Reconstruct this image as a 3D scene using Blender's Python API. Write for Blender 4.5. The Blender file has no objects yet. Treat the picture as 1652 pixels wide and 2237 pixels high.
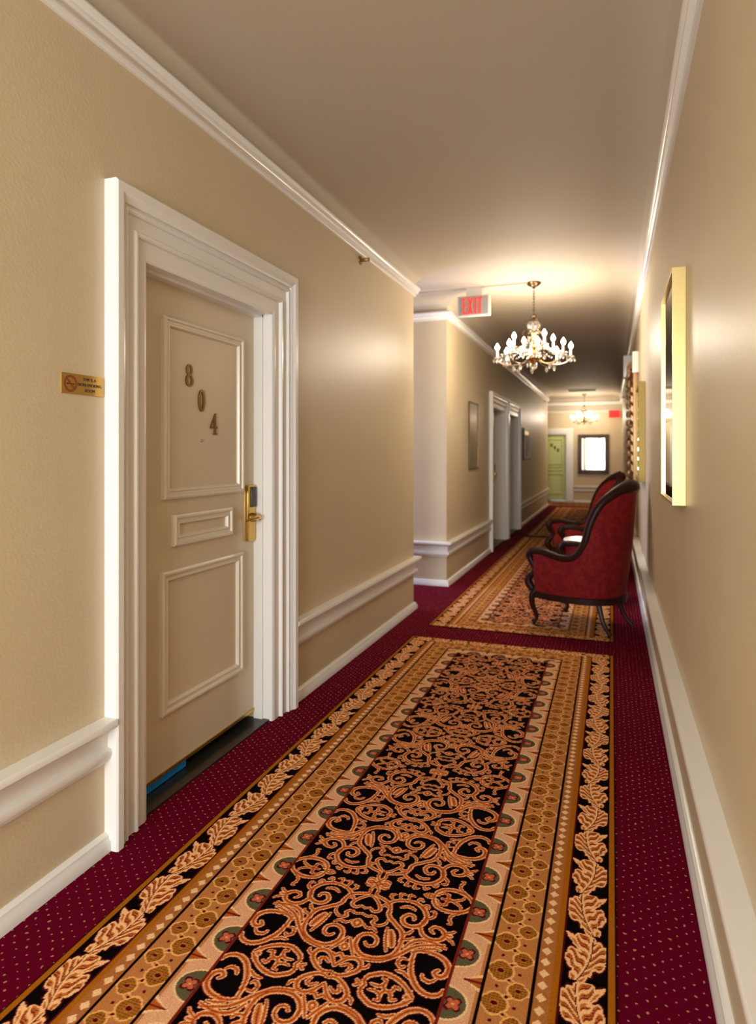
import bpy, bmesh, math, random
import numpy as np
from mathutils import Vector, Matrix
random.seed(7)
PI = math.pi
scn = bpy.context.scene
COL = scn.collection

# ------------------------------------------------------------------ camera
H = 1.35
YAW = math.atan(511 / 1413)
cd = bpy.data.cameras.new('camera')
cam = bpy.data.objects.new('camera', cd)
COL.objects.link(cam)
cam.location = (0, 0, H)
cam.rotation_euler = (PI / 2, 0, YAW)
cd.sensor_fit = 'HORIZONTAL'
cd.sensor_width = 36.0
cd.lens = 36.0 * 1413 / 1652
cd.shift_y = -126.5 / 1652
cd.clip_start = 0.02
cd.clip_end = 80
cd.dof.use_dof = True
cd.dof.focus_distance = 2.1
cd.dof.aperture_fstop = 3.6
scn.camera = cam

# ------------------------------------------------------------------ exposure
scn.view_settings.view_transform = 'Standard'
scn.view_settings.look = 'None'
scn.view_settings.gamma = 1.0
scn.view_settings.use_curve_mapping = False
scn.view_settings.exposure = 0.68

# ------------------------------------------------------------------ world and lights
w = bpy.data.worlds.new('world')
scn.world = w
w.use_nodes = True
w.node_tree.nodes['Background'].inputs[0].default_value = (0.75, 0.85, 1.0, 1)
w.node_tree.nodes['Background'].inputs[1].default_value = 1.0


def area_light(name, loc, rot, sx, sy, power, color):
    l = bpy.data.lights.new(name, 'AREA')
    l.shape = 'RECTANGLE'
    l.size = sx
    l.size_y = sy
    l.energy = power
    l.color = color
    o = bpy.data.objects.new(name, l)
    COL.objects.link(o)
    o.location = loc
    o.rotation_euler = rot
    return o


# daylight through the window behind the camera and the window of the side passage
area_light('daylight_back_window', (-0.68, -2.93, 1.45), (PI / 2, 0, 0), 1.5, 2.0, 135, (0.84, 0.92, 1.0))
area_light('daylight_side_window', (-4.45, 5.94, 1.6), (0, -PI / 2, 0), 1.6, 0.8, 60, (0.36, 0.50, 1.0))
CHAND_POWER = 40
WARM = (1.0, 0.86, 0.68)


# ------------------------------------------------------------------ materials
def srgb(r, g, b):
    f = lambda c: (c / 255 / 12.92) if c / 255 <= 0.04045 else ((c / 255 + 0.055) / 1.055) ** 2.4
    return (f(r), f(g), f(b))


def mat(name, color, rough=0.5, metal=0.0, noise=0.0, nscale=20.0, bump=0.0, bscale=200.0, spec=0.5,
        emit=None, estr=0.0, coat=0.0, trans=0.0):
    m = bpy.data.materials.new(name)
    m.use_nodes = True
    nt = m.node_tree
    b = nt.nodes['Principled BSDF']
    b.inputs['Base Color'].default_value = (*color, 1)
    b.inputs['Roughness'].default_value = rough
    b.inputs['Metallic'].default_value = metal
    b.inputs['Specular IOR Level'].default_value = spec
    b.inputs['Coat Weight'].default_value = coat
    b.inputs['Transmission Weight'].default_value = trans
    if emit:
        b.inputs['Emission Color'].default_value = (*emit, 1)
        b.inputs['Emission Strength'].default_value = estr
    tc = nt.nodes.new('ShaderNodeTexCoord')
    if noise > 0:
        n = nt.nodes.new('ShaderNodeTexNoise')
        n.inputs['Scale'].default_value = nscale
        n.inputs['Detail'].default_value = 4
        r = nt.nodes.new('ShaderNodeMix')
        r.data_type = 'RGBA'
        r.inputs['A'].default_value = (*[c * (1 - noise) for c in color], 1)
        r.inputs['B'].default_value = (*[min(1, c * (1 + noise)) for c in color], 1)
        nt.links.new(tc.outputs['Object'], n.inputs['Vector'])
        nt.links.new(n.outputs['Fac'], r.inputs['Factor'])
        nt.links.new(r.outputs['Result'], b.inputs['Base Color'])
    if bump > 0:
        n2 = nt.nodes.new('ShaderNodeTexNoise')
        n2.inputs['Scale'].default_value = bscale
        n2.inputs['Detail'].default_value = 2
        bp = nt.nodes.new('ShaderNodeBump')
        bp.inputs['Strength'].default_value = bump
        bp.inputs['Distance'].default_value = 0.002
        nt.links.new(tc.outputs['Object'], n2.inputs['Vector'])
        nt.links.new(n2.outputs['Fac'], bp.inputs['Height'])
        nt.links.new(bp.outputs['Normal'], b.inputs['Normal'])
    return m


M = {}
M['wall'] = mat('cream_wall_paint', (0.61, 0.50, 0.325), 0.45, noise=0.04, nscale=2.5, bump=0.35, bscale=90)
M['trim'] = mat('white_gloss_trim', (0.80, 0.78, 0.73), 0.25, noise=0.02, nscale=5)
M['ceil'] = mat('ceiling_paint', (0.50, 0.425, 0.325), 0.72, noise=0.05, nscale=1.5, bump=0.1, bscale=60)
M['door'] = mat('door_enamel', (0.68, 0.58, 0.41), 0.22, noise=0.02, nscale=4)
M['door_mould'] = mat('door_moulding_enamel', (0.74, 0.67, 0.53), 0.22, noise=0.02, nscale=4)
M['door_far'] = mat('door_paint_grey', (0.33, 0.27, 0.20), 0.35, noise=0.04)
M['green'] = mat('green_door_paint', (0.60, 0.68, 0.26), 0.35, noise=0.04)
M['brass'] = mat('polished_brass', (0.62, 0.40, 0.10), 0.22, 1.0, noise=0.08, nscale=30)
M['brassnum'] = mat('antique_brass', (0.22, 0.11, 0.03), 0.35, 0.7, noise=0.15, nscale=60)
M['plaque'] = mat('brass_plate', (0.56, 0.34, 0.08), 0.32, 0.75, noise=0.1, nscale=50)
M['gold'] = mat('gold_frame', (0.62, 0.47, 0.18), 0.32, 0.55, noise=0.05, nscale=40)
M['darkgold'] = mat('shaded_gold_frame', (0.34, 0.23, 0.05), 0.45, 0.5, noise=0.1, nscale=40)  # gold of a frame standing in shade, the shade put into the colour
M['gilt'] = mat('carved_gilt', (0.45, 0.27, 0.13), 0.35, 0.8, noise=0.3, nscale=60, bump=0.4)
M['black'] = mat('black_plastic', (0.012, 0.014, 0.016), 0.25, noise=0.1)
M['thresh'] = mat('dark_threshold_wood', (0.018, 0.016, 0.012), 0.3, noise=0.3, nscale=12)
M['ink'] = mat('dark_ink', (0.035, 0.022, 0.008), 0.5, noise=0.05)
M['redink'] = mat('red_ink', (0.24, 0.045, 0.012), 0.5, noise=0.05)
M['wood'] = mat('dark_mahogany', (0.022, 0.006, 0.004), 0.38, noise=0.4, nscale=15, spec=0.15)
M['framewood'] = mat('brown_frame_wood', (0.06, 0.027, 0.010), 0.35, noise=0.3, nscale=15)
M['marble'] = mat('white_marble', (0.85, 0.82, 0.78), 0.15, noise=0.08, nscale=9)
M['mirror'] = mat('mirror_glass', (0.72, 0.76, 0.74), 0.02, 1.0, noise=0.01)
M['bronze'] = mat('bronze', (0.11, 0.065, 0.03), 0.3, 0.9, noise=0.2, nscale=40)
M['candle'] = mat('candle_sleeve', (0.70, 0.62, 0.46), 0.4, noise=0.02)
M['bulb'] = mat('lit_bulb', (1, 0.9, 0.7), 0.3, emit=(1.0, 0.86, 0.66), estr=30)
M['crystal'] = mat('cut_crystal', (0.80, 0.74, 0.64), 0.05, 0.0, noise=0.01, spec=0.7, trans=0.9)
M['signbody'] = mat('exit_sign_housing', (0.62, 0.58, 0.50), 0.4, noise=0.02)
M['signface'] = mat('exit_sign_face', (0.30, 0.28, 0.26), 0.5, noise=0.03)
M['exitred'] = mat('exit_letters_lit', (0.45, 0.02, 0.01), 0.5, emit=(1.0, 0.03, 0.01), estr=0.7)
M['exitred2'] = mat('exit_panel_lit', (0.7, 0.01, 0.01), 0.5, emit=(0.9, 0.004, 0.008), estr=0.6)
M['steel'] = mat('steel', (0.5, 0.5, 0.5), 0.3, 0.9, noise=0.1)
M['glass_lit'] = mat('daylit_sky_pane', (0.9, 0.95, 1.0), 0.1, emit=(0.88, 0.94, 1.0), estr=0.9)
M['art'] = mat('silver_print', (0.16, 0.14, 0.10), 0.12, 0.2, noise=0.55, nscale=7)
M['blue'] = mat('blue_door_seal', (0.0, 0.22, 0.75), 0.4, noise=0.05)


def fabric_mat():
    m = mat('red_damask', (0.30, 0.012, 0.014), 0.75, spec=0.2)
    nt = m.node_tree
    b = nt.nodes['Principled BSDF']
    tc = nt.nodes.new('ShaderNodeTexCoord')
    n = nt.nodes.new('ShaderNodeTexNoise')
    n.inputs['Scale'].default_value = 26
    n.inputs['Detail'].default_value = 3
    cr = nt.nodes.new('ShaderNodeValToRGB')
    cr.color_ramp.elements[0].position = 0.42
    cr.color_ramp.elements[0].color = (0.14, 0.003, 0.006, 1)
    cr.color_ramp.elements[1].position = 0.56
    cr.color_ramp.elements[1].color = (0.19, 0.008, 0.005, 1)
    nt.links.new(tc.outputs['Object'], n.inputs['Vector'])
    nt.links.new(n.outputs['Fac'], cr.inputs['Fac'])
    nt.links.new(cr.outputs['Color'], b.inputs['Base Color'])
    b.inputs['Sheen Weight'].default_value = 0.1
    b.inputs['Sheen Roughness'].default_value = 0.4
    b.inputs['Sheen Tint'].default_value = (1.0, 0.25, 0.1, 1)
    return m


M['fabric'] = fabric_mat()


def carpet_mat():
    """Wine red wall-to-wall carpet with a staggered grid of small gold pin dots."""
    m = mat('wine_carpet', (0.11, 0.004, 0.02), 0.95, spec=0.03)
    nt = m.node_tree
    L = nt.links
    b = nt.nodes['Principled BSDF']
    tc = nt.nodes.new('ShaderNodeTexCoord')
    sep = nt.nodes.new('ShaderNodeSeparateXYZ')
    jn = nt.nodes.new('ShaderNodeTexNoise')
    jn.inputs['Scale'].default_value = 22
    jm = nt.nodes.new('ShaderNodeVectorMath')
    jm.operation = 'MULTIPLY_ADD'
    jm.inputs[1].default_value = (0.022, 0.022, 0.0)
    L.new(tc.outputs['Object'], jn.inputs['Vector'])
    L.new(jn.outputs['Color'], jm.inputs[0])
    L.new(tc.outputs['Object'], jm.inputs[2])
    L.new(jm.outputs[0], sep.inputs[0])

    def mth(op, a, bb=None, c=None):
        n = nt.nodes.new('ShaderNodeMath')
        n.operation = op
        for i, v in enumerate((a, bb, c)):
            if v is None:
                continue
            if isinstance(v, (int, float)):
                n.inputs[i].default_value = v
            else:
                L.new(v, n.inputs[i])
        return n.outputs[0]
    px, py = 0.046, 0.037
    masks = []
    nz = nt.nodes.new('ShaderNodeTexNoise')
    nz.inputs['Scale'].default_value = 70
    L.new(tc.outputs['Object'], nz.inputs['Vector'])
    for ox, oy in ((0, 0), (0.5, 0.5)):
        u = mth('SUBTRACT', mth('FRACT', mth('ADD', mth('DIVIDE', sep.outputs[0], px), ox + 100)), 0.5)
        v = mth('SUBTRACT', mth('FRACT', mth('ADD', mth('DIVIDE', sep.outputs[1], py), oy + 100)), 0.5)
        d = mth('SQRT', mth('ADD', mth('MULTIPLY', mth('MULTIPLY', u, u), px * px * 1e4),
                            mth('MULTIPLY', mth('MULTIPLY', v, v), py * py * 1e4)))
        d = mth('ADD', d, mth('MULTIPLY', mth('SUBTRACT', nz.outputs['Fac'], 0.5), 0.9))
        masks.append(mth('LESS_THAN', d, 0.30))
    mk = mth('MAXIMUM', masks[0], masks[1])
    n = nt.nodes.new('ShaderNodeTexNoise')
    n.inputs['Scale'].default_value = 400
    L.new(tc.outputs['Object'], n.inputs['Vector'])
    mix0 = nt.nodes.new('ShaderNodeMix')
    mix0.data_type = 'RGBA'
    mix0.inputs['A'].default_value = (0.080, 0.000, 0.009, 1)
    mix0.inputs['B'].default_value = (0.145, 0.001, 0.016, 1)
    L.new(n.outputs['Fac'], mix0.inputs['Factor'])
    mix = nt.nodes.new('ShaderNodeMix')
    mix.data_type = 'RGBA'
    L.new(mk, mix.inputs['Factor'])
    L.new(mix0.outputs['Result'], mix.inputs['A'])
    mix.inputs['B'].default_value = (0.40, 0.20, 0.09, 1)
    L.new(mix.outputs['Result'], b.inputs['Base Color'])
    bp = nt.nodes.new('ShaderNodeBump')
    bp.inputs['Strength'].default_value = 0.5
    bp.inputs['Distance'].default_value = 0.003
    L.new(n.outputs['Fac'], bp.inputs['Height'])
    L.new(bp.outputs['Normal'], b.inputs['Normal'])
    return m


M['carpet'] = carpet_mat()


def rug_mat():
    m = mat('woven_rug', (0.3, 0.2, 0.1), 0.95, spec=0.04)
    nt = m.node_tree
    b = nt.nodes['Principled BSDF']
    a = nt.nodes.new('ShaderNodeAttribute')
    a.attribute_name = 'weave'
    tc = nt.nodes.new('ShaderNodeTexCoord')
    n = nt.nodes.new('ShaderNodeTexNoise')
    n.inputs['Scale'].default_value = 380
    n.inputs['Detail'].default_value = 2
    mp = nt.nodes.new('ShaderNodeMapRange')
    mp.inputs['From Min'].default_value = 0.25
    mp.inputs['From Max'].default_value = 0.75
    mp.inputs['To Min'].default_value = 0.72
    mp.inputs['To Max'].default_value = 1.28
    mx = nt.nodes.new('ShaderNodeMix')
    mx.data_type = 'RGBA'
    mx.blend_type = 'MULTIPLY'
    mx.inputs['Factor'].default_value = 1.0
    L = nt.links
    L.new(tc.outputs['Object'], n.inputs['Vector'])
    L.new(n.outputs['Fac'], mp.inputs['Value'])
    gm = nt.nodes.new('ShaderNodeGamma')
    gm.inputs['Gamma'].default_value = 1.25
    L.new(a.outputs['Color'], gm.inputs['Color'])
    L.new(gm.outputs['Color'], mx.inputs['A'])
    L.new(mp.outputs['Result'], mx.inputs['B'])
    L.new(mx.outputs['Result'], b.inputs['Base Color'])
    bp = nt.nodes.new('ShaderNodeBump')
    bp.inputs['Strength'].default_value = 0.4
    bp.inputs['Distance'].default_value = 0.002
    L.new(n.outputs['Fac'], bp.inputs['Height'])
    L.new(bp.outputs['Normal'], b.inputs['Normal'])
    return m


M['rug'] = rug_mat()


# ------------------------------------------------------------------ helpers
def tag(o, label=None, cat=None, group=None, kind=None):
    if label:
        o['label'] = label
    if cat:
        o['category'] = cat
    if group:
        o['group'] = group
    if kind:
        o['kind'] = kind
    return o


def obj(name, bm, m, parent=None, smooth=False, loc=None):
    me = bpy.data.meshes.new(name)
    bmesh.ops.recalc_face_normals(bm, faces=bm.faces)
    bm.to_mesh(me)
    bm.free()
    me.materials.append(m)
    if smooth:
        for p in me.polygons:
            p.use_smooth = True
        me.set_sharp_from_angle(angle=math.radians(40))
    o = bpy.data.objects.new(name, me)
    COL.objects.link(o)
    if parent:
        o.parent = parent
    if loc:
        o.location = loc
    return o


def empty(name, loc, rz=0, label=None, cat=None, group=None, kind=None):
    o = bpy.data.objects.new(name, None)
    COL.objects.link(o)
    o.location = loc
    o.rotation_euler = (0, 0, rz)
    o.empty_display_size = 0.1
    return tag(o, label, cat, group, kind)


def copy_tree(o, parent=None):
    c = o.copy()
    COL.objects.link(c)
    c.parent = parent
    for ch in list(o.children):
        copy_tree(ch, c)
    return c


def box(bm, x0, x1, y0, y1, z0, z1, bev=0.0):
    vs = [bm.verts.new(p) for p in ((x0, y0, z0), (x1, y0, z0), (x1, y1, z0), (x0, y1, z0),
                                    (x0, y0, z1), (x1, y0, z1), (x1, y1, z1), (x0, y1, z1))]
    fs = [bm.faces.new([vs[i] for i in f]) for f in
          ((0, 3, 2, 1), (4, 5, 6, 7), (0, 1, 5, 4), (1, 2, 6, 5), (2, 3, 7, 6), (3, 0, 4, 7))]
    if bev > 0:
        es = list({e for f in fs for e in f.edges})
        bmesh.ops.bevel(bm, geom=es, offset=bev, segments=2, affect='EDGES', profile=0.7)
    return bm


def B(*a, **k):
    return box(bmesh.new(), *a, **k)


def tube(bm, pts, rad, n=8, cap=True):
    pts = [Vector(p) for p in pts]
    if not hasattr(rad, '__len__'):
        rad = [rad] * len(pts)
    rings = []
    up = Vector((0, 0, 1))
    prev = None
    for i, p in enumerate(pts):
        t = (pts[min(i + 1, len(pts) - 1)] - pts[max(i - 1, 0)]).normalized()
        if prev is None:
            a = up if abs(t.dot(up)) < 0.9 else Vector((1, 0, 0))
            nrm = (a - t * a.dot(t)).normalized()
        else:
            nrm = (prev - t * prev.dot(t)).normalized()
        prev = nrm
        bn = t.cross(nrm)
        rings.append([bm.verts.new(p + (nrm * math.cos(2 * PI * k / n) + bn * math.sin(2 * PI * k / n)) * rad[i])
                      for k in range(n)])
    for a, b in zip(rings, rings[1:]):
        for k in range(n):
            bm.faces.new((a[k], a[(k + 1) % n], b[(k + 1) % n], b[k]))
    if cap:
        bm.faces.new(rings[0][::-1])
        bm.faces.new(rings[-1])
    return bm


def lathe(bm, prof, n=24, c=(0, 0, 0)):
    rings = []
    for r, z in prof:
        if r < 1e-6:
            rings.append([bm.verts.new((c[0], c[1], c[2] + z))])
        else:
            rings.append([bm.verts.new((c[0] + r * math.cos(2 * PI * k / n), c[1] + r * math.sin(2 * PI * k / n), c[2] + z))
                          for k in range(n)])
    for a, b in zip(rings, rings[1:]):
        if len(a) == 1 and len(b) == 1:
            continue
        for k in range(n):
            j = (k + 1) % n
            if len(a) == 1:
                bm.faces.new((a[0], b[k], b[j]))
            elif len(b) == 1:
                bm.faces.new((a[k], a[j], b[0]))
            else:
                bm.faces.new((a[k], a[j], b[j], b[k]))
    return bm


def catmull(pts, k=6):
    P = [Vector(p) for p in pts]
    out = []
    for i in range(len(P) - 1):
        p0, p1, p2, p3 = P[max(i - 1, 0)], P[i], P[i + 1], P[min(i + 2, len(P) - 1)]
        for j in range(k):
            t = j / k
            out.append(0.5 * ((2 * p1) + (p2 - p0) * t + (2 * p0 - 5 * p1 + 4 * p2 - p3) * t * t
                              + (3 * p1 - p0 - 3 * p2 + p3) * t * t * t))
    out.append(P[-1])
    return out


def sweep(bm, path, prof, closed_prof=True):
    """Mitred sweep along a plan polyline; profile points are (distance to the right of travel, z)."""
    P = [Vector((p[0], p[1])) for p in path]
    sec = []
    for i in range(len(P)):
        dirs = []
        if i > 0:
            dirs.append((P[i] - P[i - 1]).normalized())
        if i < len(P) - 1:
            dirs.append((P[i + 1] - P[i]).normalized())
        ns = [Vector((d.y, -d.x)) for d in dirs]
        if len(ns) == 1:
            n = ns[0]
        else:
            n = (ns[0] + ns[1])
            n = n / (1 + ns[0].dot(ns[1]))
        sec.append([bm.verts.new((P[i].x + n.x * a, P[i].y + n.y * a, z)) for a, z in prof])
    m = len(prof)
    for a, b in zip(sec, sec[1:]):
        for k in range(m if closed_prof else m - 1):
            j = (k + 1) % m
            bm.faces.new((a[k], a[j], b[j], b[k]))
    if closed_prof:
        bm.faces.new(sec[0])
        bm.faces.new(sec[-1][::-1])
    return bm


def poly_extrude(bm, outline, holes, fn, d0, d1):
    """Flat shape (2-D outline and holes, same vertex count pairing not needed) extruded; fn maps (a, b, depth) to 3-D."""
    loops = [outline] + list(holes)
    edges = []
    for lp in loops:
        vs = [bm.verts.new(fn(a, b, d1)) for a, b in lp]
        edges += [bm.edges.new((vs[i], vs[(i + 1) % len(vs)])) for i in range(len(vs))]
    r = bmesh.ops.triangle_fill(bm, edges=edges, use_beauty=True, use_dissolve=False)
    faces = [g for g in r['geom'] if isinstance(g, bmesh.types.BMFace)]
    ex = bmesh.ops.extrude_face_region(bm, geom=faces)
    vs = [g for g in ex['geom'] if isinstance(g, bmesh.types.BMVert)]
    delta = Vector(fn(0, 0, d0)) - Vector(fn(0, 0, d1))
    bmesh.ops.translate(bm, vec=delta, verts=vs)
    return bm


def ell(cx, cy, rx, ry, n=28, rot=0):
    out = []
    for k in range(n):
        a = 2 * PI * k / n
        x, y = rx * math.cos(a), ry * math.sin(a)
        out.append((cx + x * math.cos(rot) - y * math.sin(rot), cy + x * math.sin(rot) + y * math.cos(rot)))
    return out


def text_mesh(name, s, size, m, parent, mw, extrude=0.0005):
    c = bpy.data.curves.new(name, 'FONT')
    c.body = s
    c.size = size
    c.extrude = extrude
    c.align_x = 'CENTER'
    c.align_y = 'CENTER'
    c.resolution_u = 3
    t = bpy.data.objects.new(name + '_tmp', c)
    COL.objects.link(t)
    bpy.context.view_layer.update()
    me = bpy.data.meshes.new_from_object(t.evaluated_get(bpy.context.evaluated_depsgraph_get()))
    COL.objects.unlink(t)
    bpy.data.objects.remove(t)
    me.transform(mw)
    me.materials.clear()
    me.materials.append(m)
    o = bpy.data.objects.new(name, me)
    COL.objects.link(o)
    o.parent = parent
    return o


# ------------------------------------------------------------------ room geometry
XL = -1.63      # near left wall
XL2 = -1.59     # far left wall
XR = 0.262      # right wall
YB = -3.0       # wall behind the camera
YA = 5.42       # near left wall ends, side passage starts
YP = 6.46       # far side of the passage
YE = 17.5       # far left wall ends
YW = 18.95      # end wall
XS = -4.5       # end of the side passage
XH = -4.0       # end of the cross hall
ZC = 2.95       # ceiling
D1 = (1.76, 3.11, 1.95, 2.895, 2.06, 2.29)   # outer y0,y1, opening y0,y1, opening top, casing top
D2 = (8.92, 10.42, 9.09, 10.25, 2.02, 2.22)
D3 = (10.46, 11.90, 10.63, 11.73, 2.02, 2.22)


def S(o):
    return tag(o, kind='structure')


S(obj('floor', B(XS - 0.2, XR + 0.15, YB - 0.1, YW + 0.2, -0.1, 0.0), M['carpet']))


def wall_y(name, x0, x1, y0, y1, z1, openings):
    """wall slab along y with door openings (y0, y1, top)"""
    bm = bmesh.new()
    y = y0
    for a, b, t in openings:
        box(bm, x0, x1, y, a, 0, z1)
        box(bm, x0, x1, a, b, t, z1)
        y = b
    box(bm, x0, x1, y, y1, 0, z1)
    return S(obj(name, bm, M['wall']))


T = 0.26
wall_y('wall_left', XL - T, XL, YB, YA, ZC, [(D1[2], D1[3], D1[4])])
S(obj('wall_left_passage_near', B(XS, XL - T, YA - 0.12, YA, 0, ZC), M['wall']))
S(obj('wall_left_passage_far', B(XS, XL2 - T, YP, YP + 0.12, 0, ZC), M['wall']))
wall_y('wall_left_far', XL2 - T, XL2, YP, YE, ZC, [(D2[2], D2[3], D2[4]), (D3[2], D3[3], D3[4])])
S(obj('wall_left_cross_hall', B(XH, XL2 - T, YE - 0.12, YE, 0, ZC), M['wall']))
S(obj('wall_right', B(XR, XR + 0.12, YB, YW, 0, ZC), M['wall']))
S(obj('wall_cross_hall_side', B(XH - 0.12, XH, YE - 0.12, YW, 0, ZC), M['wall']))
# end wall with the opening of the green door
bm = bmesh.new()
box(bm, XH, -2.12, YW, YW + 0.15, 0, ZC)
box(bm, -2.12, -1.22, YW, YW + 0.15, 1.9, ZC)
box(bm, -1.22, XR + 0.12, YW, YW + 0.15, 0, ZC)
S(obj('wall_end', bm, M['wall']))
S(obj('wall_end_backing', B(-2.3, -1.1, YW + 0.15, YW + 0.2, 0, 2.2), M['wall']))
# closing slabs behind the room doors of the left walls
S(obj('wall_room_804', B(XL - T - 0.05, XL - T, 1.7, 3.2, 0, 2.3), M['thresh']))
S(obj('wall_room_far', B(XL2 - T - 0.05, XL2 - T, 8.8, 12.0, 0, 2.3), M['thresh']))

# wall behind camera and wall of the side passage, each with a window opening
bm = bmesh.new()
wx0, wx1, wz0, wz1 = -1.43, 0.07, 0.45, 2.45
box(bm, XL - T, wx0, YB - 0.12, YB, 0, ZC)
box(bm, wx1, XR + 0.12, YB - 0.12, YB, 0, ZC)
box(bm, wx0, wx1, YB - 0.12, YB, 0, wz0)
box(bm, wx0, wx1, YB - 0.12, YB, wz1, ZC)
S(obj('wall_back', bm, M['wall']))
bm = bmesh.new()
sy0, sy1, sz0, sz1 = 5.52, 6.36, 0.8, 2.4
box(bm, XS - 0.12, XS, YA - 0.12, sy0, 0, ZC)
box(bm, XS - 0.12, XS, sy1, YP + 0.12, 0, ZC)
box(bm, XS - 0.12, XS, sy0, sy1, 0, sz0)
box(bm, XS - 0.12, XS, sy0, sy1, sz1, ZC)
S(obj('wall_passage_end', bm, M['wall']))


def window(n, horizontal, a0, a1, z0, z1, plane):
    e = empty('window_%d' % n, (0, 0, 0), kind='structure')
    f = bmesh.new()
    g = bmesh.new()

    def bx(bm, a, b, c, d, t0, t1):
        if horizontal:
            box(bm, a, b, plane + t0, plane + t1, c, d)
        else:
            box(bm, plane + t0, plane + t1, a, b, c, d)
    bx(f, a0, a0 + 0.05, z0, z1, -0.08, -0.03)
    bx(f, a1 - 0.05, a1, z0, z1, -0.08, -0.03)
    bx(f, a0 + 0.05, a1 - 0.05, z0, z0 + 0.05, -0.08, -0.03)
    bx(f, a0 + 0.05, a1 - 0.05, z1 - 0.05, z1, -0.08, -0.03)
    zm = (z0 + z1) / 2
    bx(f, a0 + 0.05, a1 - 0.05, zm - 0.025, zm + 0.025, -0.08, -0.03)
    bx(g, a0 + 0.05, a1 - 0.05, z0 + 0.05, z1 - 0.05, -0.065, -0.06)
    obj('window_frame', f, M['trim'], e)
    obj('window_pane', g, M['glass_lit'], e)


window(1, True, wx0, wx1, wz0, wz1, YB)
window(2, False, sy0, sy1, sz0, sz1, XS)

# ceiling with coved edges
bm = bmesh.new()
box(bm, XS - 0.2, XR + 0.15, YB - 0.12, YW + 0.2, ZC, ZC + 0.1)
S(obj('ceiling', bm, M['ceil']))
CR, CZ = 0.25, 2.79
cove = [(-0.05, CZ)] + [(CR * (1 - math.cos(a)), CZ + (ZC - CZ) * math.sin(a)) for a in [i * PI / 2 / 10 for i in range(11)]] + \
       [(CR, ZC + 0.02), (-0.05, ZC + 0.02)]
crown = [(-0.01, 2.725), (0.012, 2.725), (0.016, 2.732), (0.016, 2.745), (0.03, 2.752), (0.036, 2.765), (0.036, 2.775),
         (0.046, 2.782), (0.05, 2.795), (0.045, 2.805), (0.0, 2.81), (-0.01, 2.81)]
rail = [(-0.01, 0.30), (0.012, 0.30), (0.014, 0.312), (0.028, 0.318), (0.034, 0.335), (0.03, 0.348), (0.014, 0.352),
        (0.014, 0.395), (0.022, 0.405), (0.034, 0.418), (0.052, 0.425), (0.058, 0.432), (0.058, 0.448), (0.054, 0.453),
        (-0.01, 0.453)]
base = [(-0.01, 0.0), (0.028, 0.0), (0.028, 0.03), (0.02, 0.04), (0.018, 0.052), (0.008, 0.06), (-0.01, 0.06)]
P_near = [(XL, YB), (XL, YA), (XS, YA)]
P_far = [(XS, YP), (XL2, YP), (XL2, YE), (XH, YE)]
P_end = [(XH, YW), (XR, YW), (XR, YB)]
for k, p in enumerate((P_near, P_far, P_end)):
    S(obj('ceiling_cove' if k == 0 else 'ceiling_cove', sweep(bmesh.new(), p, cove), M['ceil'], smooth=True)).name = \
        'trim_%d' % (k + 1)
    S(obj('trim_%d' % (k + 4), sweep(bmesh.new(), p, crown), M['trim'], smooth=True))
# frieze band under the cove on the end wall
S(obj('trim_7', B(XH, XR - 0.01, YW - 0.012, YW + 0.01, 2.545, 2.74), M['ceil']))
S(obj('trim_8', sweep(bmesh.new(), [(XH, YW - 0.001), (XR, YW - 0.001)],
                      [(0, 2.52), (0.02, 2.525), (0.03, 2.54), (0.02, 2.56), (0, 2.56)]), M['trim'], smooth=True))
runs = [
    ('left', [(XL, YB), (XL, D1[0])]),
    ('left_passage', [(XL, D1[1]), (XL, YA), (XS, YA)]),
    ('left_far', [(XS, YP), (XL2, YP), (XL2, D2[0])]),
    ('left_end', [(XL2, D3[1]), (XL2, YE), (XH, YE)]),
    ('end', [(-1.0, YW), (XR, YW), (XR, YB)]),
]
for i, (nm, p) in enumerate(runs):
    S(obj('trim_%d' % (9 + i), sweep(bmesh.new(), p, rail), M['trim'], smooth=True))
    S(obj('baseboard_' + nm, sweep(bmesh.new(), p, base), M['trim'], smooth=True))


# ------------------------------------------------------------------ doors
def frame_mould(bm, y0, y1, z0, z1, x, w=0.045, h=0.022):
    """picture-frame moulding on a plane x, facing +x"""
    prof = [(0, 0), (0, h * 0.75), (w * 0.18, h), (w * 0.34, h * 0.95), (w * 0.45, h * 0.55), (w * 0.62, h * 0.5), (w * 0.72, h * 0.72),
            (w * 0.85, h * 0.68), (w, h * 0.12), (w, 0)]
    rings = []
    for cy, cz, sy, sz in ((y0, z0, 1, 1), (y1, z0, -1, 1), (y1, z1, -1, -1), (y0, z1, 1, -1)):
        rings.append([bm.verts.new((x + hh, cy + sy * a, cz + sz * a)) for a, hh in prof])
    n = len(prof)
    for i in range(4):
        a, b = rings[i], rings[(i + 1) % 4]
        for k in range(n - 1):
            bm.faces.new((a[k], a[k + 1], b[k + 1], b[k]))
    return bm


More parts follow.
